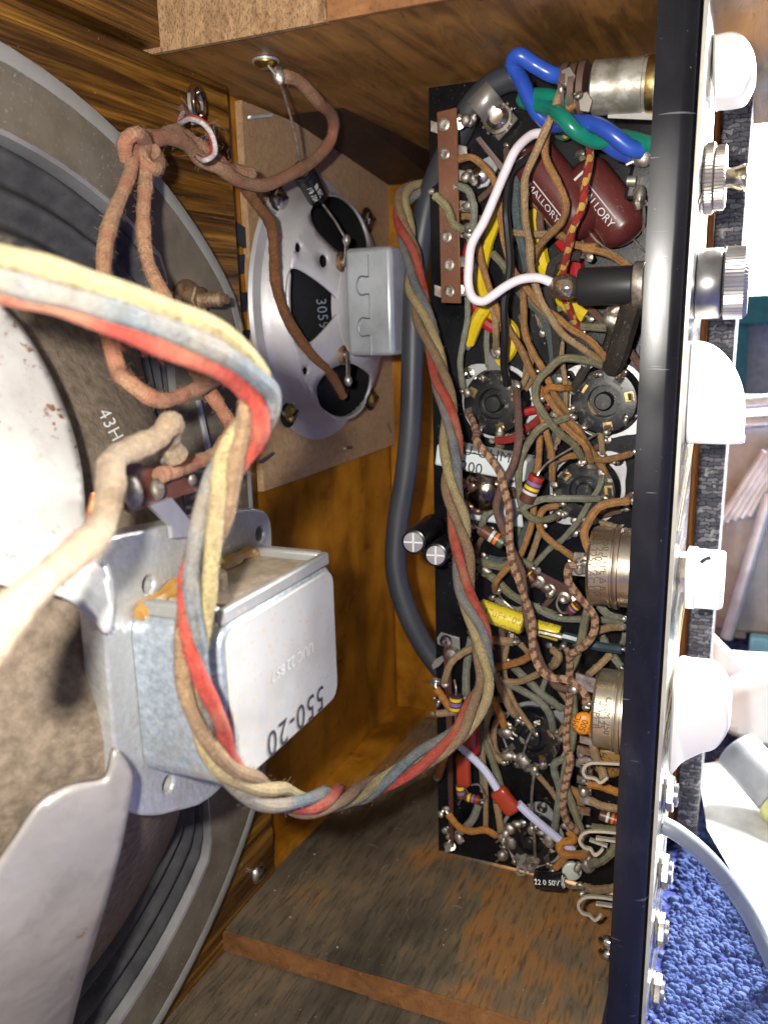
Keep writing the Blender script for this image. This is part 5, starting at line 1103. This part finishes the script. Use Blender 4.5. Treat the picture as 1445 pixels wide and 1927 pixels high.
w('D', [(1140, 130, 24), (1200, 190, 26), (1275, 210, 30)], C_gr, 'grey cloth wire dropping behind the nickel can to the lip', 1.9)
w('D', [(1150, 310, 16), (1210, 420, 16), (1275, 510, 18)], C_gr, 'grey green cloth wire sloping to the lip below the dark blue sleeve', 2.0)
w('D', [(1215, 425, 20), (1135, 500, 22), (1070, 560, 26)], C_tan, 'tan cloth wire sloping down left to the tinned can', 1.8)
w('C', [(870, 670, 12), (835, 780, 12), (800, 875, 12)], C_tan, 'short tan cloth wire hanging behind the nickel can wire')
w('C', [(590, 560, 18), (545, 610, 18), (520, 680, 14)], C_gr, 'short green grey cloth wire below the dark solder blob', 2.0)
w('C', [(800, 640, 8), (760, 740, 8), (720, 840, 8), (640, 860, 8), (560, 850, 8)], C_bl, 'blue grey cloth wire bending left above the slanting strip', 2.0)
w('C', [(520, 870, 14), (640, 880, 16), (740, 870, 16), (820, 905, 16)], C_ol, 'olive cloth wire along the top of the slanting strip', 2.2)
w('C', [(530, 930, 12), (620, 990, 12), (700, 1060, 12), (850, 1140, 14), (960, 1190, 16)], C_ol, 'olive cloth wire along the underside of the slanting strip', 2.2)
w('D', [(365, 388, 24), (285, 428, 24), (222, 500, 24), (185, 600, 22)], C_tan, 'tan cloth wire arching to the lower left strip', 1.9)
w('D', [(135, 640, 22), (180, 712, 22), (222, 775, 20)], C_oc, 'short orange cloth wire on the lower left strip', 2.0)
w('D', [(140, 798, 20), (195, 795, 20), (260, 785, 18)], C_tan, 'stub of tan cloth wire under the violet banded resistor', 2.0)
w('D', [(348, 330, 10), (322, 520, 10), (318, 680, 10)], C_gr, 'grey green cloth wire upright behind the bend of the bundle', 2.2)
w('D', [(500, 512, 14), (600, 492, 18), (665, 470, 20), (720, 430, 22)], C_oc, 'orange cloth wire rising to the twisted brown pair', 2.0)
w('D', [(555, 598, 16), (650, 602, 16), (770, 550, 18)], C_tan, 'pale cloth wire level above the shadowed socket', 1.8)
w('D', [(560, 605, 14), (660, 652, 16), (762, 712, 18), (832, 800, 18), (855, 900, 12)], C_gr, 'grey cloth wire curving over the shadowed socket', 1.9)
w('D', [(500, 545, 16), (540, 650, 16), (590, 760, 14), (625, 810, 12)], C_tan, 'grey tan cloth wire with frayed end at the shadowed socket', 2.0)
w('D', [(462, 680, 20), (502, 770, 20), (555, 880, 16)], C_oc, 'orange cloth wire slanting to the shadowed socket left lug', 2.0)
w('D', [(568, 712, 12), (505, 722, 14), (455, 800, 14), (450, 900, 14), (478, 1030, 12), (535, 1095, 12)], C_tan, 'pale tan cloth wire looping left of the shadowed socket', 1.8)
w('D', [(520, 820, 10), (490, 900, 10), (500, 1010, 10), (540, 1080, 10)], C_tan, 'second pale tan cloth wire just inside the looping one', 1.8)
w('D', [(378, 800, 10), (418, 960, 10), (422, 1100, 10), (425, 340, 8, 'E')], C_gr, 'grey green cloth wire hanging behind the red capacitors', 2.0)
w('D', [(385, 830, 14), (470, 1050, 14), (540, 1245, 14), (525, 400, 14, 'E')], C_ol, 'olive cloth wire sloping down past the deep red capacitor', 2.0)
w('D', [(595, 495, 8), (700, 600, 10), (800, 680, 10), (905, 765, 8)], C_gr, 'green grey cloth wire slanting behind the twisted pair', 2.1)
w('D', [(540, 265, 10), (530, 400, 10), (538, 530, 10), (528, 690, 10)], C_br, 'brown cloth wire upright below the larger yellow capacitor', 2.0)
w('D', [(430, 325, 14), (520, 345, 14), (610, 355, 14)], C_tan, 'stub of pale cloth wire cut off below the larger yellow capacitor', 2.3)
w('D', [(850, 400, 16), (885, 440, 18), (870, 490, 18), (830, 510, 14)], C_tan, 'small hooked tan cloth wire below the smaller yellow capacitor', 2.0)
w('E', [(1045, 195, 26), (930, 165, 26), (872, 190, 24), (870, 265, 22), (900, 350, 20), (882, 470, 18), (862, 595, 14)], C_gr, 'grey cloth wire bent square beside the top jack spring', 2.0)
w('E', [(205, 495, 18), (272, 570, 18), (350, 600, 18), (440, 602, 18), (505, 632, 16)], C_oc, 'orange cloth wire level along the bottom left of the deck', 1.9)
w('E', [(395, 440, 10), (360, 530, 12), (290, 600, 12), (230, 640, 10)], C_gr, 'grey cloth wire curving under the orange one at the bottom left', 2.2)
w('E', [(208, 55, 20), (175, 170, 20), (145, 265, 18)], C_oc, 'orange cloth wire at the edge of the lower left strip', 2.2)
w('E', [(505, 425, 16), (520, 520, 16), (532, 595, 14)], C_tan, 'tan cloth wire end above the dirty solder lumps', 2.0)
w('E', [(955, 608, 24), (975, 650, 26), (905, 685, 28), (915, 735, 28), (990, 755, 26), (1055, 752, 22)], C_oc, 'curled orange cloth wire below the lilac sleeve end', 2.2)
w('E', [(870, 830, 18), (900, 790, 18), (940, 750, 18)], C_oc, 'short orange cloth wire behind the ceramic bead', 2.0)
w('E', [(1070, 312, 34), (1160, 332, 34), (1275, 372, 36)], C_oc, 'orange cloth wire into the lip under the top jack spring', 2.0)
w('E', [(965, 345, 26), (1015, 380, 28), (1020, 450, 28), (1010, 520, 26)], C_or, 'orange cloth wire hooked beside the rusty lugs', 2.0)
w('E', [(1085, 412, 34), (1160, 438, 34), (1265, 468, 36)], C_tan, 'grey tan cloth wire into the lip above the hidden resistor', 2.0)
w('E', [(1100, 0, 34), (1118, 120, 34), (1140, 220, 34), (1170, 290, 34)], C_tan, 'tan cloth wire falling through the loop of the top jack spring', 2.2)
w('E', [(1255, 650, 40), (1215, 720, 40), (1160, 780, 38), (1085, 805, 34)], C_ol, 'olive cloth wire bending out of the lip below the middle jack spring', 2.4)
w('E', [(1055, 950, 22), (1120, 960, 26), (1250, 955, 34)], C_tan, 'level pale cloth wire above the lowest jack spring', 2.2)
w('E', [(1100, 580, 20), (1180, 590, 22), (1260, 600, 24)], C_ol, 'flat olive cloth wire along the middle jack spring', 2.0)
w('A', [(255, 1030, 12), (320, 1025, 14), (380, 1060, 14), (395, 1180, 14), (400, 100, 12, 'B')], C_or, 'orange cloth wire bent down near the upper strip lugs', 1.7)
w('A', [(680, 900, 12), (760, 1000, 12), (830, 1090, 12)], C_or, 'orange brown cloth wire behind the left maroon capacitor', 1.8)
w('A', [(745, 985, 16), (752, 1060, 16), (748, 1130, 16)], C_br, 'short brown cloth wire standing under the left maroon capacitor', 1.8)
w('B', [(980, 135, 24), (900, 130, 24), (835, 170, 24), (795, 250, 24), (800, 380, 20), (820, 520, 16), (838, 700, 14), (850, 820, 12)], C_bk, 'dark cloth wire curling under the red tracer wire', 2.2)
w('B', [(985, 120, 22), (890, 150, 22), (825, 200, 22)], C_br, 'short pinkish brown cloth wire above the fuse holder tip', 1.8)
w('B', [(990, 400, 10), (1060, 470, 10), (1120, 530, 12)], C_br, 'pinkish brown cloth wire under the fuse holder', 1.8)
w('B', [(1235, 640, 14), (1290, 730, 16), (1340, 800, 18)], C_br, 'pinkish brown cloth wire meeting the lip above the right socket', 1.8)
w('B', [(870, 640, 14), (865, 740, 14), (890, 900, 12), (880, 1100, 12), (840, 1240, 12)], C_tan, 'thin tan cloth wire straight down between the upper sockets', 1.3)
w('B', [(720, 1000, 14), (760, 1100, 14), (790, 1240, 14), (930, 260, 14, 'C')], C_or, 'orange cloth wire passing left of the resistor lead', 1.7)
w('B', [(1010, 790, 18), (960, 850, 18), (940, 920, 14)], C_bk, 'short dark cloth wire on the right socket', 2.2)
w('C', [(1230, 640, 12), (1300, 660, 14), (1390, 690, 18)], C_tan, 'tan cloth wire under the third socket going to the lip', 1.7)
random.seed(21)
ORD = ['topmost', 'second', 'third', 'fourth', 'fifth', 'sixth', 'seventh', 'eighth', 'ninth', 'tenth', 'eleventh', 'twelfth', 'thirteenth', 'lowest']
for nm, mt, n_ in (('grey', C_gr, 14), ('tan', C_tan, 14), ('brown', C_br, 8)):
    for i, y in enumerate(sorted(random.uniform(330, 1560) for _ in range(n_))):
        x = random.uniform(890, 1150); a = random.gauss(PI/2, .55); L_ = random.uniform(70, 190); h = random.uniform(3, 11); bx = random.gauss(0, 22)
        pts = [(x-math.cos(a)*L_/2*u+bx*(1-u*u), y+math.sin(a)*L_/2*u, h+2*(1-u*u)) for u in (-1, -.5, 0, .5, 1)]
        w('P', [(min(1190, max(860, px)), py, hh) for px, py, hh in pts], mt, (ORD[i] if i < n_-1 else 'lowest')+(' from the top' if 0 < i < n_-1 else '')+' of the short '+nm+' cloth wires deep against the deck', 1.5, 'cloth_wire', nm+' wires deep in the tangle')
# black heat sleeves between fuse holder and right socket
slv = simple('charred_black_sleeve', (.02, .019, .018), .45, 0, (.035, .026, .018), 120, .5, 300, .4)
w('B', [(1320, 330, 44), (1285, 430, 40), (1240, 560, 34), (1195, 690, 28), (1165, 790, 20)], slv, 'wide charred black sleeve from the fuse washer to the right socket', 4.2, 'sleeved_lead')
w('B', [(1165, 480, 22), (1180, 560, 22), (1160, 640, 20), (1130, 720, 18)], slv, 'second charred black sleeve with amber solder beside the wide one', 3.0, 'sleeved_lead')
t = bits([(K('B', 1150, 500, 26), .0042), (K('B', 1180, 455, 26), .0036)], 'amber stained solder lump under the fuse holder')
MB().tube(crv([K('B', 1130, 480, 26), K('B', 1180, 430, 28), K('B', 1255, 408, 32)], 5), .0006, 6).build('bare_lead', bright, t)
# tab above the left socket
t = thing('ground_tab', K('B', 470, 740, 4), 'bright bent ground tab on the rim of the upper left socket', 'tab')
MB().prism([K('B', 445, 700, 10), K('B', 485, 695, 10), K('B', 492, 730, 8), K('B', 520, 800, 6), K('B', 470, 830, 6), K('B', 425, 780, 6)], (0, .001, 0)).build('tab', whitemetal, t); blobs([(K('B', 480, 665, 14), .0030), (K('B', 470, 705, 12), .0026)], 'solder', t)
# twisted mains wires
def twist(a, cols, r, R, pitch, ph0):
    C = crv(a, 10); T, U, B = frames(C); out = []
    L = [0]
    for i in range(1, len(C)): L.append(L[-1]+(C[i]-C[i-1]).length)
    for k in range(len(cols)):
        out.append([C[i]+(U[i]*math.cos(ph0+k*2*PI/len(cols)+2*PI*L[i]/pitch)+B[i]*math.sin(ph0+k*2*PI/len(cols)+2*PI*L[i]/pitch))*R for i in range(len(C))])
    return out
w('A', [(885, 205, 46), (800, 175, 50), (700, 130, 52), (620, 85, 54), (585, 100, 52), (588, 160, 50), (640, 240, 46), (690, 340, 42), (750, 430, 40), (830, 480, 38), (940, 470, 46), (1060, 490, 52), (1160, 545, 54), (1260, 610, 52), (1340, 640, 50)], P_blue, 'blue plastic mains wire looping up over the green one at the top', 2.75, 'plastic_wire', 'plastic wires', 12)
w('A', [(1000, 345, 46), (900, 330, 46), (780, 325, 44), (670, 310, 40), (640, 335, 38), (700, 365, 40), (800, 385, 46), (870, 450, 52), (960, 530, 52), (1080, 575, 46), (1180, 560, 44), (1280, 570, 48), (1420, 610, 52)], P_green, 'green plastic mains wire twisted with the blue one at the top', 2.75, 'plastic_wire', 'plastic wires', 12)
w('A', [(860, 480, 30), (960, 520, 40), (1100, 570, 42), (1200, 640, 44), (1290, 672, 48)], P_blue, 'second blue plastic mains wire running under the twist to the switch', 2.7, 'plastic_wire', 'plastic wires', 12)
w('A', [(1000, 430, 22), (930, 520, 20), (880, 555, 16), (850, 540, 14)], cloth('green_yellow_wire', (.05, .22, .12), (.60, .48, .04), .4, .012, dirt=.1, k=700), 'green and yellow striped earth wire behind the blue twist', 2.0)
# ------------------------------------------------------------------ outside of the face plate
ivory = simple('ivory_knob_plastic', (.84, .80, .73), .32, 0, (.80, .75, .67), 30)
def pxknob(out, y, th, label, base):
    P = [PY(a, c, y) for a, c in out]; cx = sum((p for p in P), Vector())/len(P)
    t = thing('pointer_knob', Vector((XW, y, cx.z)), label, 'knob', 'ivory knobs on the face plate')
    pr_ = crv([Vector((p.x, 0, p.z)) for p in P], 4, True); n = len(pr_); c0 = sum(pr_, Vector())/n
    vs = []; fs = []; lay = [(-1, .86), (-.92, .95), (-.7, 1.0), (.7, 1.0), (.92, .95), (1, .86)]
    for f_, s_ in lay:
        for p in pr_: q_ = c0+(p-c0)*s_; vs.append(Vector((q_.x, y+th*f_, q_.z)))
    for i in range(len(lay)-1):
        for k in range(n): fs.append((i*n+k, i*n+(k+1) % n, (i+1)*n+(k+1) % n, (i+1)*n+k))
    fs += [tuple(range(n-1, -1, -1)), tuple((len(lay)-1)*n+k for k in range(n))]
    MB().add(vs, fs).build('pointer', ivory, t, ang=50)
    pz, rr, dx = base; o = Vector((XW+.0013+shx(PY(1300, pz, y).z), y, PY(1300, pz, y).z))
    MB().lathe(o, (1, 0, 0), [(rr*.9, .0005), (rr, .001), (rr, dx), (rr*.92, dx+.0004)], 32).build('nut', chrome, t)
pxknob([(1343, 90), (1350, 80), (1380, 75), (1404, 88), (1419, 118), (1420, 150), (1408, 178), (1394, 192), (1350, 198), (1343, 190)], .330, .012, 'ivory knob at the top of the face plate', (140, .0055, .0034))
pxknob([(1291, 660), (1297, 646), (1320, 644), (1350, 658), (1378, 690), (1396, 732), (1401, 775), (1399, 818), (1392, 829), (1310, 828), (1293, 822), (1290, 750)], .322, .013, 'large ivory domed knob below the fuse cap', (752, .0055, .0032))
pxknob([(1272, 1256), (1300, 1255), (1345, 1262), (1370, 1295), (1374, 1345), (1352, 1382), (1320, 1394), (1285, 1412), (1264, 1434), (1262, 1400), (1266, 1320)], .322, .013, 'flared ivory knob below the small ridged one', (1330, .0055, .0032))
# ridged knob
a = PY(1290, 1086, .322); c = PY(1363, 1086, .322); t = thing('ridged_knob', a, 'small ivory knob with ridged side and a short black mark', 'knob')
R = 52/F*.35; L = c.x-a.x
MB().lathe(a, (1, 0, 0), [(R*.92, 0), (R*1.02, .0006), (R*1.02, L*.26), (R*.985, L*.28)], 60).build('skirt', ivory, t)
MB().lathe(a, (1, 0, 0), [(R*.97, L*.28), (R*.96, L*.9), (R*.90, L*.98), (R*.8, L), (.0001, L)], 96, knurl=.03).build('grip', ivory, t, smooth=False)
P = [PY(x_, y_, .322-R*.97) for x_, y_ in ((1318, 1058), (1326, 1052), (1336, 1049))]
MB().tube(crv(P, 4), .0006, 6).build('pointer_mark', darkink, t)
o = Vector((XW+.0013+shx(a.z), .322, a.z+.002))
MB().lathe(o, (1, 0, 0), [(.0075, .0004), (.0078, .001), (.0078, .0030), (.0070, .0034)], 6).build('hex_nut', chrome, t, smooth=False)
MB().lathe(o, (1, 0, 0), [(.0045, .003), (.0045, a.x-o.x+.001)], 20).build('bushing', gun, t)
# bat handle toggle
a = PY(1322, 338, .322); t = thing('toggle_switch', a, 'bat handle toggle with knurled collar on the face plate', 'switch')
knn = simple('worn_knurled_nickel', (.55, .50, .44), .34, .85, (.38, .33, .28), 120)
o = Vector((XW+.0013+shx(a.z), .322, a.z))
MB().lathe(o, (1, 0, 0), [(.0112, .0002), (.0116, .0008), (.0116, .0030), (.0110, .0033)], 120, knurl=.03).build('knurled_nut', knn, t, smooth=False)
MB().lathe(o, (1, 0, 0), [(.0100, .0034), (.0104, .0037), (.0104, .0066), (.0096, .0070), (.004, .0070)], 120, knurl=.03).build('knurled_nut', knn, t, smooth=False)
e = PY(1408, 334, .322); s_ = o+Vector((.0066, 0, 0))
MB().lathe(s_, e-s_, [(.0030, 0), (.0034, (e-s_).length*.35), (.0046, (e-s_).length*.75), (.0044, (e-s_).length*.9), (.0030, (e-s_).length*.98), (.0001, (e-s_).length)], 24).build('lever', simple('brassy_chrome', (.66, .58, .40), .16, 1, (.5, .42, .26), 80), t)
# jacks
for i, (py, nm) in enumerate(((1492, 'top'), (1640, 'second'), (1752, 'third'), (1868, 'lowest'))):
    z = PY(1250, py, .318).z; o = Vector((XW+.0013+shx(z), .318, z))
    t = thing('jack_socket', o, nm+' jack nut on the face plate above the carpet', 'jack', 'jack sockets on the face plate')
    MB().lathe(o, (1, 0, 0), [(.0078, .0002), (.0080, .0006), (.0078, .0011)], 28).build('washer', chrome, t)
    MB().lathe(o, (1, 0, 0), [(.0064, .0012), (.0068, .0016), (.0068, .0036), (.0062, .0040)], 6).build('hex_nut', chrome, t, smooth=False)
    MB().lathe(o, (1, 0, 0), [(.0046, .003), (.0046, .0052), (.0030, .0055), (.0028, .002)], 22).build('barrel', gun, t)
# grey lead plugged in
lead = simple('pale_grey_lead', (.20, .22, .24), .38, 0, (.17, .185, .20), 30)
P = [PY(1246, 1552, .318), PY(1275, 1568, .318), PY(1320, 1604, .322), PY(1366, 1656, .330), PY(1410, 1722, .340), PY(1448, 1800, .352), PY(1490, 1900, .37)]
tag(MB().tube(crv(P, 10), .0035, 14).build('plugged_lead', lead), 'pale grey lead curving from the face plate out over the blue carpet', 'cable')
# ------------------------------------------------------------------ covered cabinet edge at the right
def tweedm():
    g = NT('black_white_tweed_covering'); co = g.coord((1, 1, 1))
    br = g.n('TexBrick'); br.inputs['Scale'].default_value = 1.0; mp = g.n('Mapping'); mp.inputs['Scale'].default_value = (190, 190, 190); mp.inputs['Rotation'].default_value = (PI/2, 0, 0); dn = g.n('TexNoise'); dn.inputs['Scale'].default_value = 300; g.l(g.tc.outputs['Object'], dn.inputs['Vector']); va = g.n('VectorMath', operation='MULTIPLY_ADD'); g.l(dn.outputs['Color'], va.inputs[0]); va.inputs[1].default_value = (.0035, .0035, .0035); g.l(g.tc.outputs['Object'], va.inputs[2]); g.l(va.outputs[0], mp.inputs['Vector']); g.l(mp.outputs[0], br.inputs['Vector'])
    for nme, v in (('Mortar Size', .05), ('Mortar Smooth', .4), ('Brick Width', 1.1), ('Row Height', .40), ('Bias', -.35)): br.inputs[nme].default_value = v
    br.inputs['Color1'].default_value = (.09, .09, .10, 1); br.inputs['Color2'].default_value = (.34, .32, .31, 1); br.inputs['Mortar'].default_value = (.03, .03, .035, 1)
    n = g.noise(co, 260, 3); c = g.mix(g.ramp(n, [(.62, 0.0), (.68, .85)]), br.outputs['Color'], (.42, .40, .38))
    g.set(color=c, rough=.8, spec=.3); g.bump(g.math('ADD', br.outputs['Fac'], n), .6, .0012); return g.m
tweed = tweedm()
YE = .455
def edge(px):  # interpolate photo columns down the frame
    pass
def strip(cols, y0, y1, mat, name, par):
    vs = []
    for (py, l, r) in cols:
        a, c = PY(l, py, y0), PY(r, py, y0); vs += [a, c, Vector((c.x, y1, c.z)), Vector((a.x, y1, a.z))]
    fs = []; n = len(cols)
    for i in range(n-1):
        for k in range(4): fs.append((4*i+k, 4*i+(k+1) % 4, 4*i+4+(k+1) % 4, 4*i+4+k))
    fs += [(3, 2, 1, 0), tuple(4*(n-1)+k for k in range(4))]
    b = MB().add(vs, fs)
    o = b.build(name, mat, par, ang=30, bevel=.0015); return o
cols_t = [(2010, 1222, 1278), (1400, 1268, 1332), (700, 1328, 1381), (-60, 1362, 1436)]
cols_t = [(2010, 1239, 1275), (-60, 1375, 1436)]
strip(cols_t, YE, YB+.012, tweed, 'tweed_covered_edge', cab)
strip([(2010, 1223, 1238.6), (-60, 1360, 1374.6)], YE+.003, YB+.012, simple('orange_wood_edge', (.50, .18, .03), .5, 0, (.40, .13, .02), 60, .1, 300), 'raw_wood_edge', cab)
# ------------------------------------------------------------------ surroundings: carpet, window, bench, bag
def carpetm():
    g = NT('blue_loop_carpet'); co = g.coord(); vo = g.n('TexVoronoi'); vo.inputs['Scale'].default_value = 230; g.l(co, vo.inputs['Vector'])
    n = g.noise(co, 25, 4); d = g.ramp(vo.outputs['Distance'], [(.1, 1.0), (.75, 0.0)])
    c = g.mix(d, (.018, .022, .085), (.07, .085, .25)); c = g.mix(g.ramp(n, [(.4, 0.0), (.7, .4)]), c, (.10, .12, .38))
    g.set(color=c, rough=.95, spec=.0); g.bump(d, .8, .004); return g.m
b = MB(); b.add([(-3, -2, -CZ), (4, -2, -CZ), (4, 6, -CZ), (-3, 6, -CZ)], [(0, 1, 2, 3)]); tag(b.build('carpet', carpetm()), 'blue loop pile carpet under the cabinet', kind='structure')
# carpet tufts near the lens, real geometry
tf = MB()
c_lo, c_hi = -.02, .35
for i in range(17000):
    x = random.uniform(-.02, .15); y = random.uniform(.30, .66)
    r = min(.0022, random.lognormvariate(-6.72, .30)); o = len(tf.v); a = random.uniform(0, PI); el = random.uniform(1.0, 1.5)
    for (rr, hh) in ((1.0, -.0006), (.96, .0006), (.70, .0016), (.30, .0021)):
        for k in range(6):
            q_ = a+k*PI/3; tf.v.append(Vector((x+math.cos(q_)*r*rr*el, y+math.sin(q_)*r*rr, -CZ+hh*(.7+.6*((i*37) % 11)/11))))
    for m_ in range(3):
        for k in range(6): tf.f.append((o+m_*6+k, o+m_*6+(k+1) % 6, o+m_*6+6+(k+1) % 6, o+m_*6+6+k))
    tf.f.append(tuple(o+18+k for k in range(6)))
tuf = simple('blue_carpet_yarn', (.072, .100, .225), .95, 0, (.032, .045, .12), 150, .3, 900, spec=.0)
tag(tf.build('carpet_tufts', tuf, ang=80), 'blue yarn loops standing up from the carpet', 'carpet pile', kind='stuff')
def emis(name, col, st):
    g = NT(name); g.set(color=col, ecol=col, emit=st, rough=.5); return g.m
# window behind everything
win = thing('window', (.2, 2.6, 0), 'large overexposed daylight window behind the amplifier', 'window')
b = MB(); b.box((-.6, 2.6, .05), (1.6, 2.61, 2.2)); b.build('pane', emis('daylight_pane', (1.0, .99, .96), 8.0), win)
teal = simple('teal_paint', (.03, .22, .20), .5)
for (x0, x1, z0, z1) in ((-.62, 1.62, -.03, .05),): MB().box((x0, 2.56, z0), (x1, 2.62, z1)).build('sill', teal, win, bevel=.004)
for x in (-.05, .30): MB().box((x, 2.57, -.6), (x+.035, 2.6, -.03)).build('post', teal, win, bevel=.003)
MB().box((-1.5, 2.62, -CZ), (2.5, 2.7, .05)).build('wall_below', simple('pale_wall_paint', (.5, .5, .48), .8), win)
# blurred grey bench with pale edges and a slanting stay
bm_ = simple('grey_metal_bench', (.34, .345, .355), .5, .1); pale = simple('pale_blue_metal', (.56, .62, .70), .35, .3)
YN = .78
bn = thing('metal_bench', (.2, YN, -CZ), 'out of focus grey metal bench with pale edges behind the cabinet', 'bench')
def rod(a, c, r, mat, name, par): MB().tube([V3(a), V3(c)], r, 10).build(name, mat, par)
zt_, zb_ = PY(1420, 790, YN).z, -CZ+.012
MB().box((-.03, YN, zb_), (.5, YN+.25, zt_)).build('body', bm_, bn, bevel=.004)
for k, (p1, p2) in enumerate((((1330, 765), (1560, 745)), ((1330, 800), (1560, 783)))): rod(PY(*p1, YN-.012), PY(*p2, YN-.012), .006, pale, 'edge', bn)
rod(PY(1448, 930, YN-.02), PY(1366, 1200, YN-.02), .0055, pale, 'stay', bn)
for k in range(5): rod(PY(1352+k*14, 985-k*4, YN-.012), PY(1440+k*14, 850-k*4, YN-.012), .0038, pale, 'slat', bn)
for x in (-.02, .45): MB().box((x, YN+.02, -CZ), (x+.03, YN+.05, zb_)).build('leg', bm_, bn)
bb = PY(1435, 1240, YN-.02); MB().box((bb.x-.012, YN-.03, bb.z-.05), (bb.x+.10, YN-.016, bb.z+.022)).build('blue_panel', simple('sky_blue_panel', (.20, .50, .72), .4), bn, bevel=.002)
# crumpled white plastic bag on the carpet
bagm = simple('white_plastic_bag', (.80, .80, .80), .45, 0, (.74, .74, .75), 20, .2, 30)
YG = .575; ztop = PY(1400, 1235, YG).z; hz = (ztop+CZ)/2; oc = Vector((.040, YG+.02, ztop-hz))
bg = MB(); n = 48; m = 28
random.seed(3); dirs = [(Vector((random.gauss(0, 1), random.gauss(0, 1), random.gauss(0, 1))).normalized(), random.uniform(.72, 1.0)) for _ in range(30)]
dirs.append((Vector((0, 0, -1)), .98))
for i in range(m+1):
    th = PI*i/m
    for k in range(n):
        d = Vector((math.sin(th)*math.cos(2*PI*k/n), math.sin(th)*math.sin(2*PI*k/n), math.cos(th)))
        r = min([hh/max(.05, d.dot(q_)) for q_, hh in dirs if d.dot(q_) > .05]+[1.25])
        bg.v.append(oc+Vector((d.x*.074*r, d.y*.05*r, d.z*hz*min(r, 1.0))))
for i in range(m):
    for k in range(n): bg.f.append((i*n+k, (i+1)*n+k, (i+1)*n+(k+1) % n, i*n+(k+1) % n))
px_ = [PY(a, c, YG-.02) for a, c in ((1338, 1200), (1400, 1262), (1342, 1290))]
bgo = thing('plastic_bag', Vector((oc.x, oc.y, -CZ)), 'crumpled white plastic bag standing on the carpet behind the knobs', 'bag')
bg.build('body', bagm, bgo, ang=25); MB().prism(px_, (0, .012, 0)).build('corner_flap', bagm, bgo, bevel=.001)
# roll lying against the bag
a, c = PY(1384, 1408, .505), PY(1465, 1500, .485)
t = thing('tape_roll', c, 'blurred grey roll with yellow green end lying by the white bag', 'roll')
rl = MB(); rl.cyl(a, c, .0135, n=28, bev=.002); rl.build('tube', simple('grey_roll', (.42, .43, .45), .5), t)
MB().cyl(c, c+(c-a).normalized()*.012, .0150, n=28, bev=.002).build('end_cap', simple('yellow_green_cap', (.72, .72, .30), .4), t)
# tan board lying on the carpet; white sheet added for the bright sun there
q_ = [PZ(1345, 1440, -CZ+.004), PZ(1380, 1425, -CZ+.004), PZ(1480, 1560, -CZ+.004), PZ(1480, 1620, -CZ+.004)]
tag(MB().prism([p for p in q_], (0, 0, .004)).build('tan_slat', simple('tan_wood_slat', (.42, .26, .10), .5)), 'tan wooden slat lying on the carpet below the roll', 'slat')
q_ = [PZ(1312, 1440, -CZ+.0085), PZ(1360, 1430, -CZ+.0085), PZ(1600, 1720, -CZ+.0085), PZ(1600, 1960, -CZ+.0085), PZ(1440, 1770, -CZ+.0085), PZ(1376, 1640, -CZ+.0085), PZ(1330, 1560, -CZ+.0085)]
tag(MB().prism([p-Vector((0, 0, .0006)) for p in q_], (0, 0, .0006)).build('sunlit_sheet', simple('sunlit_white', (.82, .81, .78), .6)), 'white sheet added for the bright sun patch on the blue carpet', 'sunlight')
# ------------------------------------------------------------------ lift everything so that the carpet lies at z = 0
for o in list(COL.objects):
    if '_o' in o: del o['_o']
    if o.parent is None and o not in (cam, flo, dlo): o.location.z += CZ
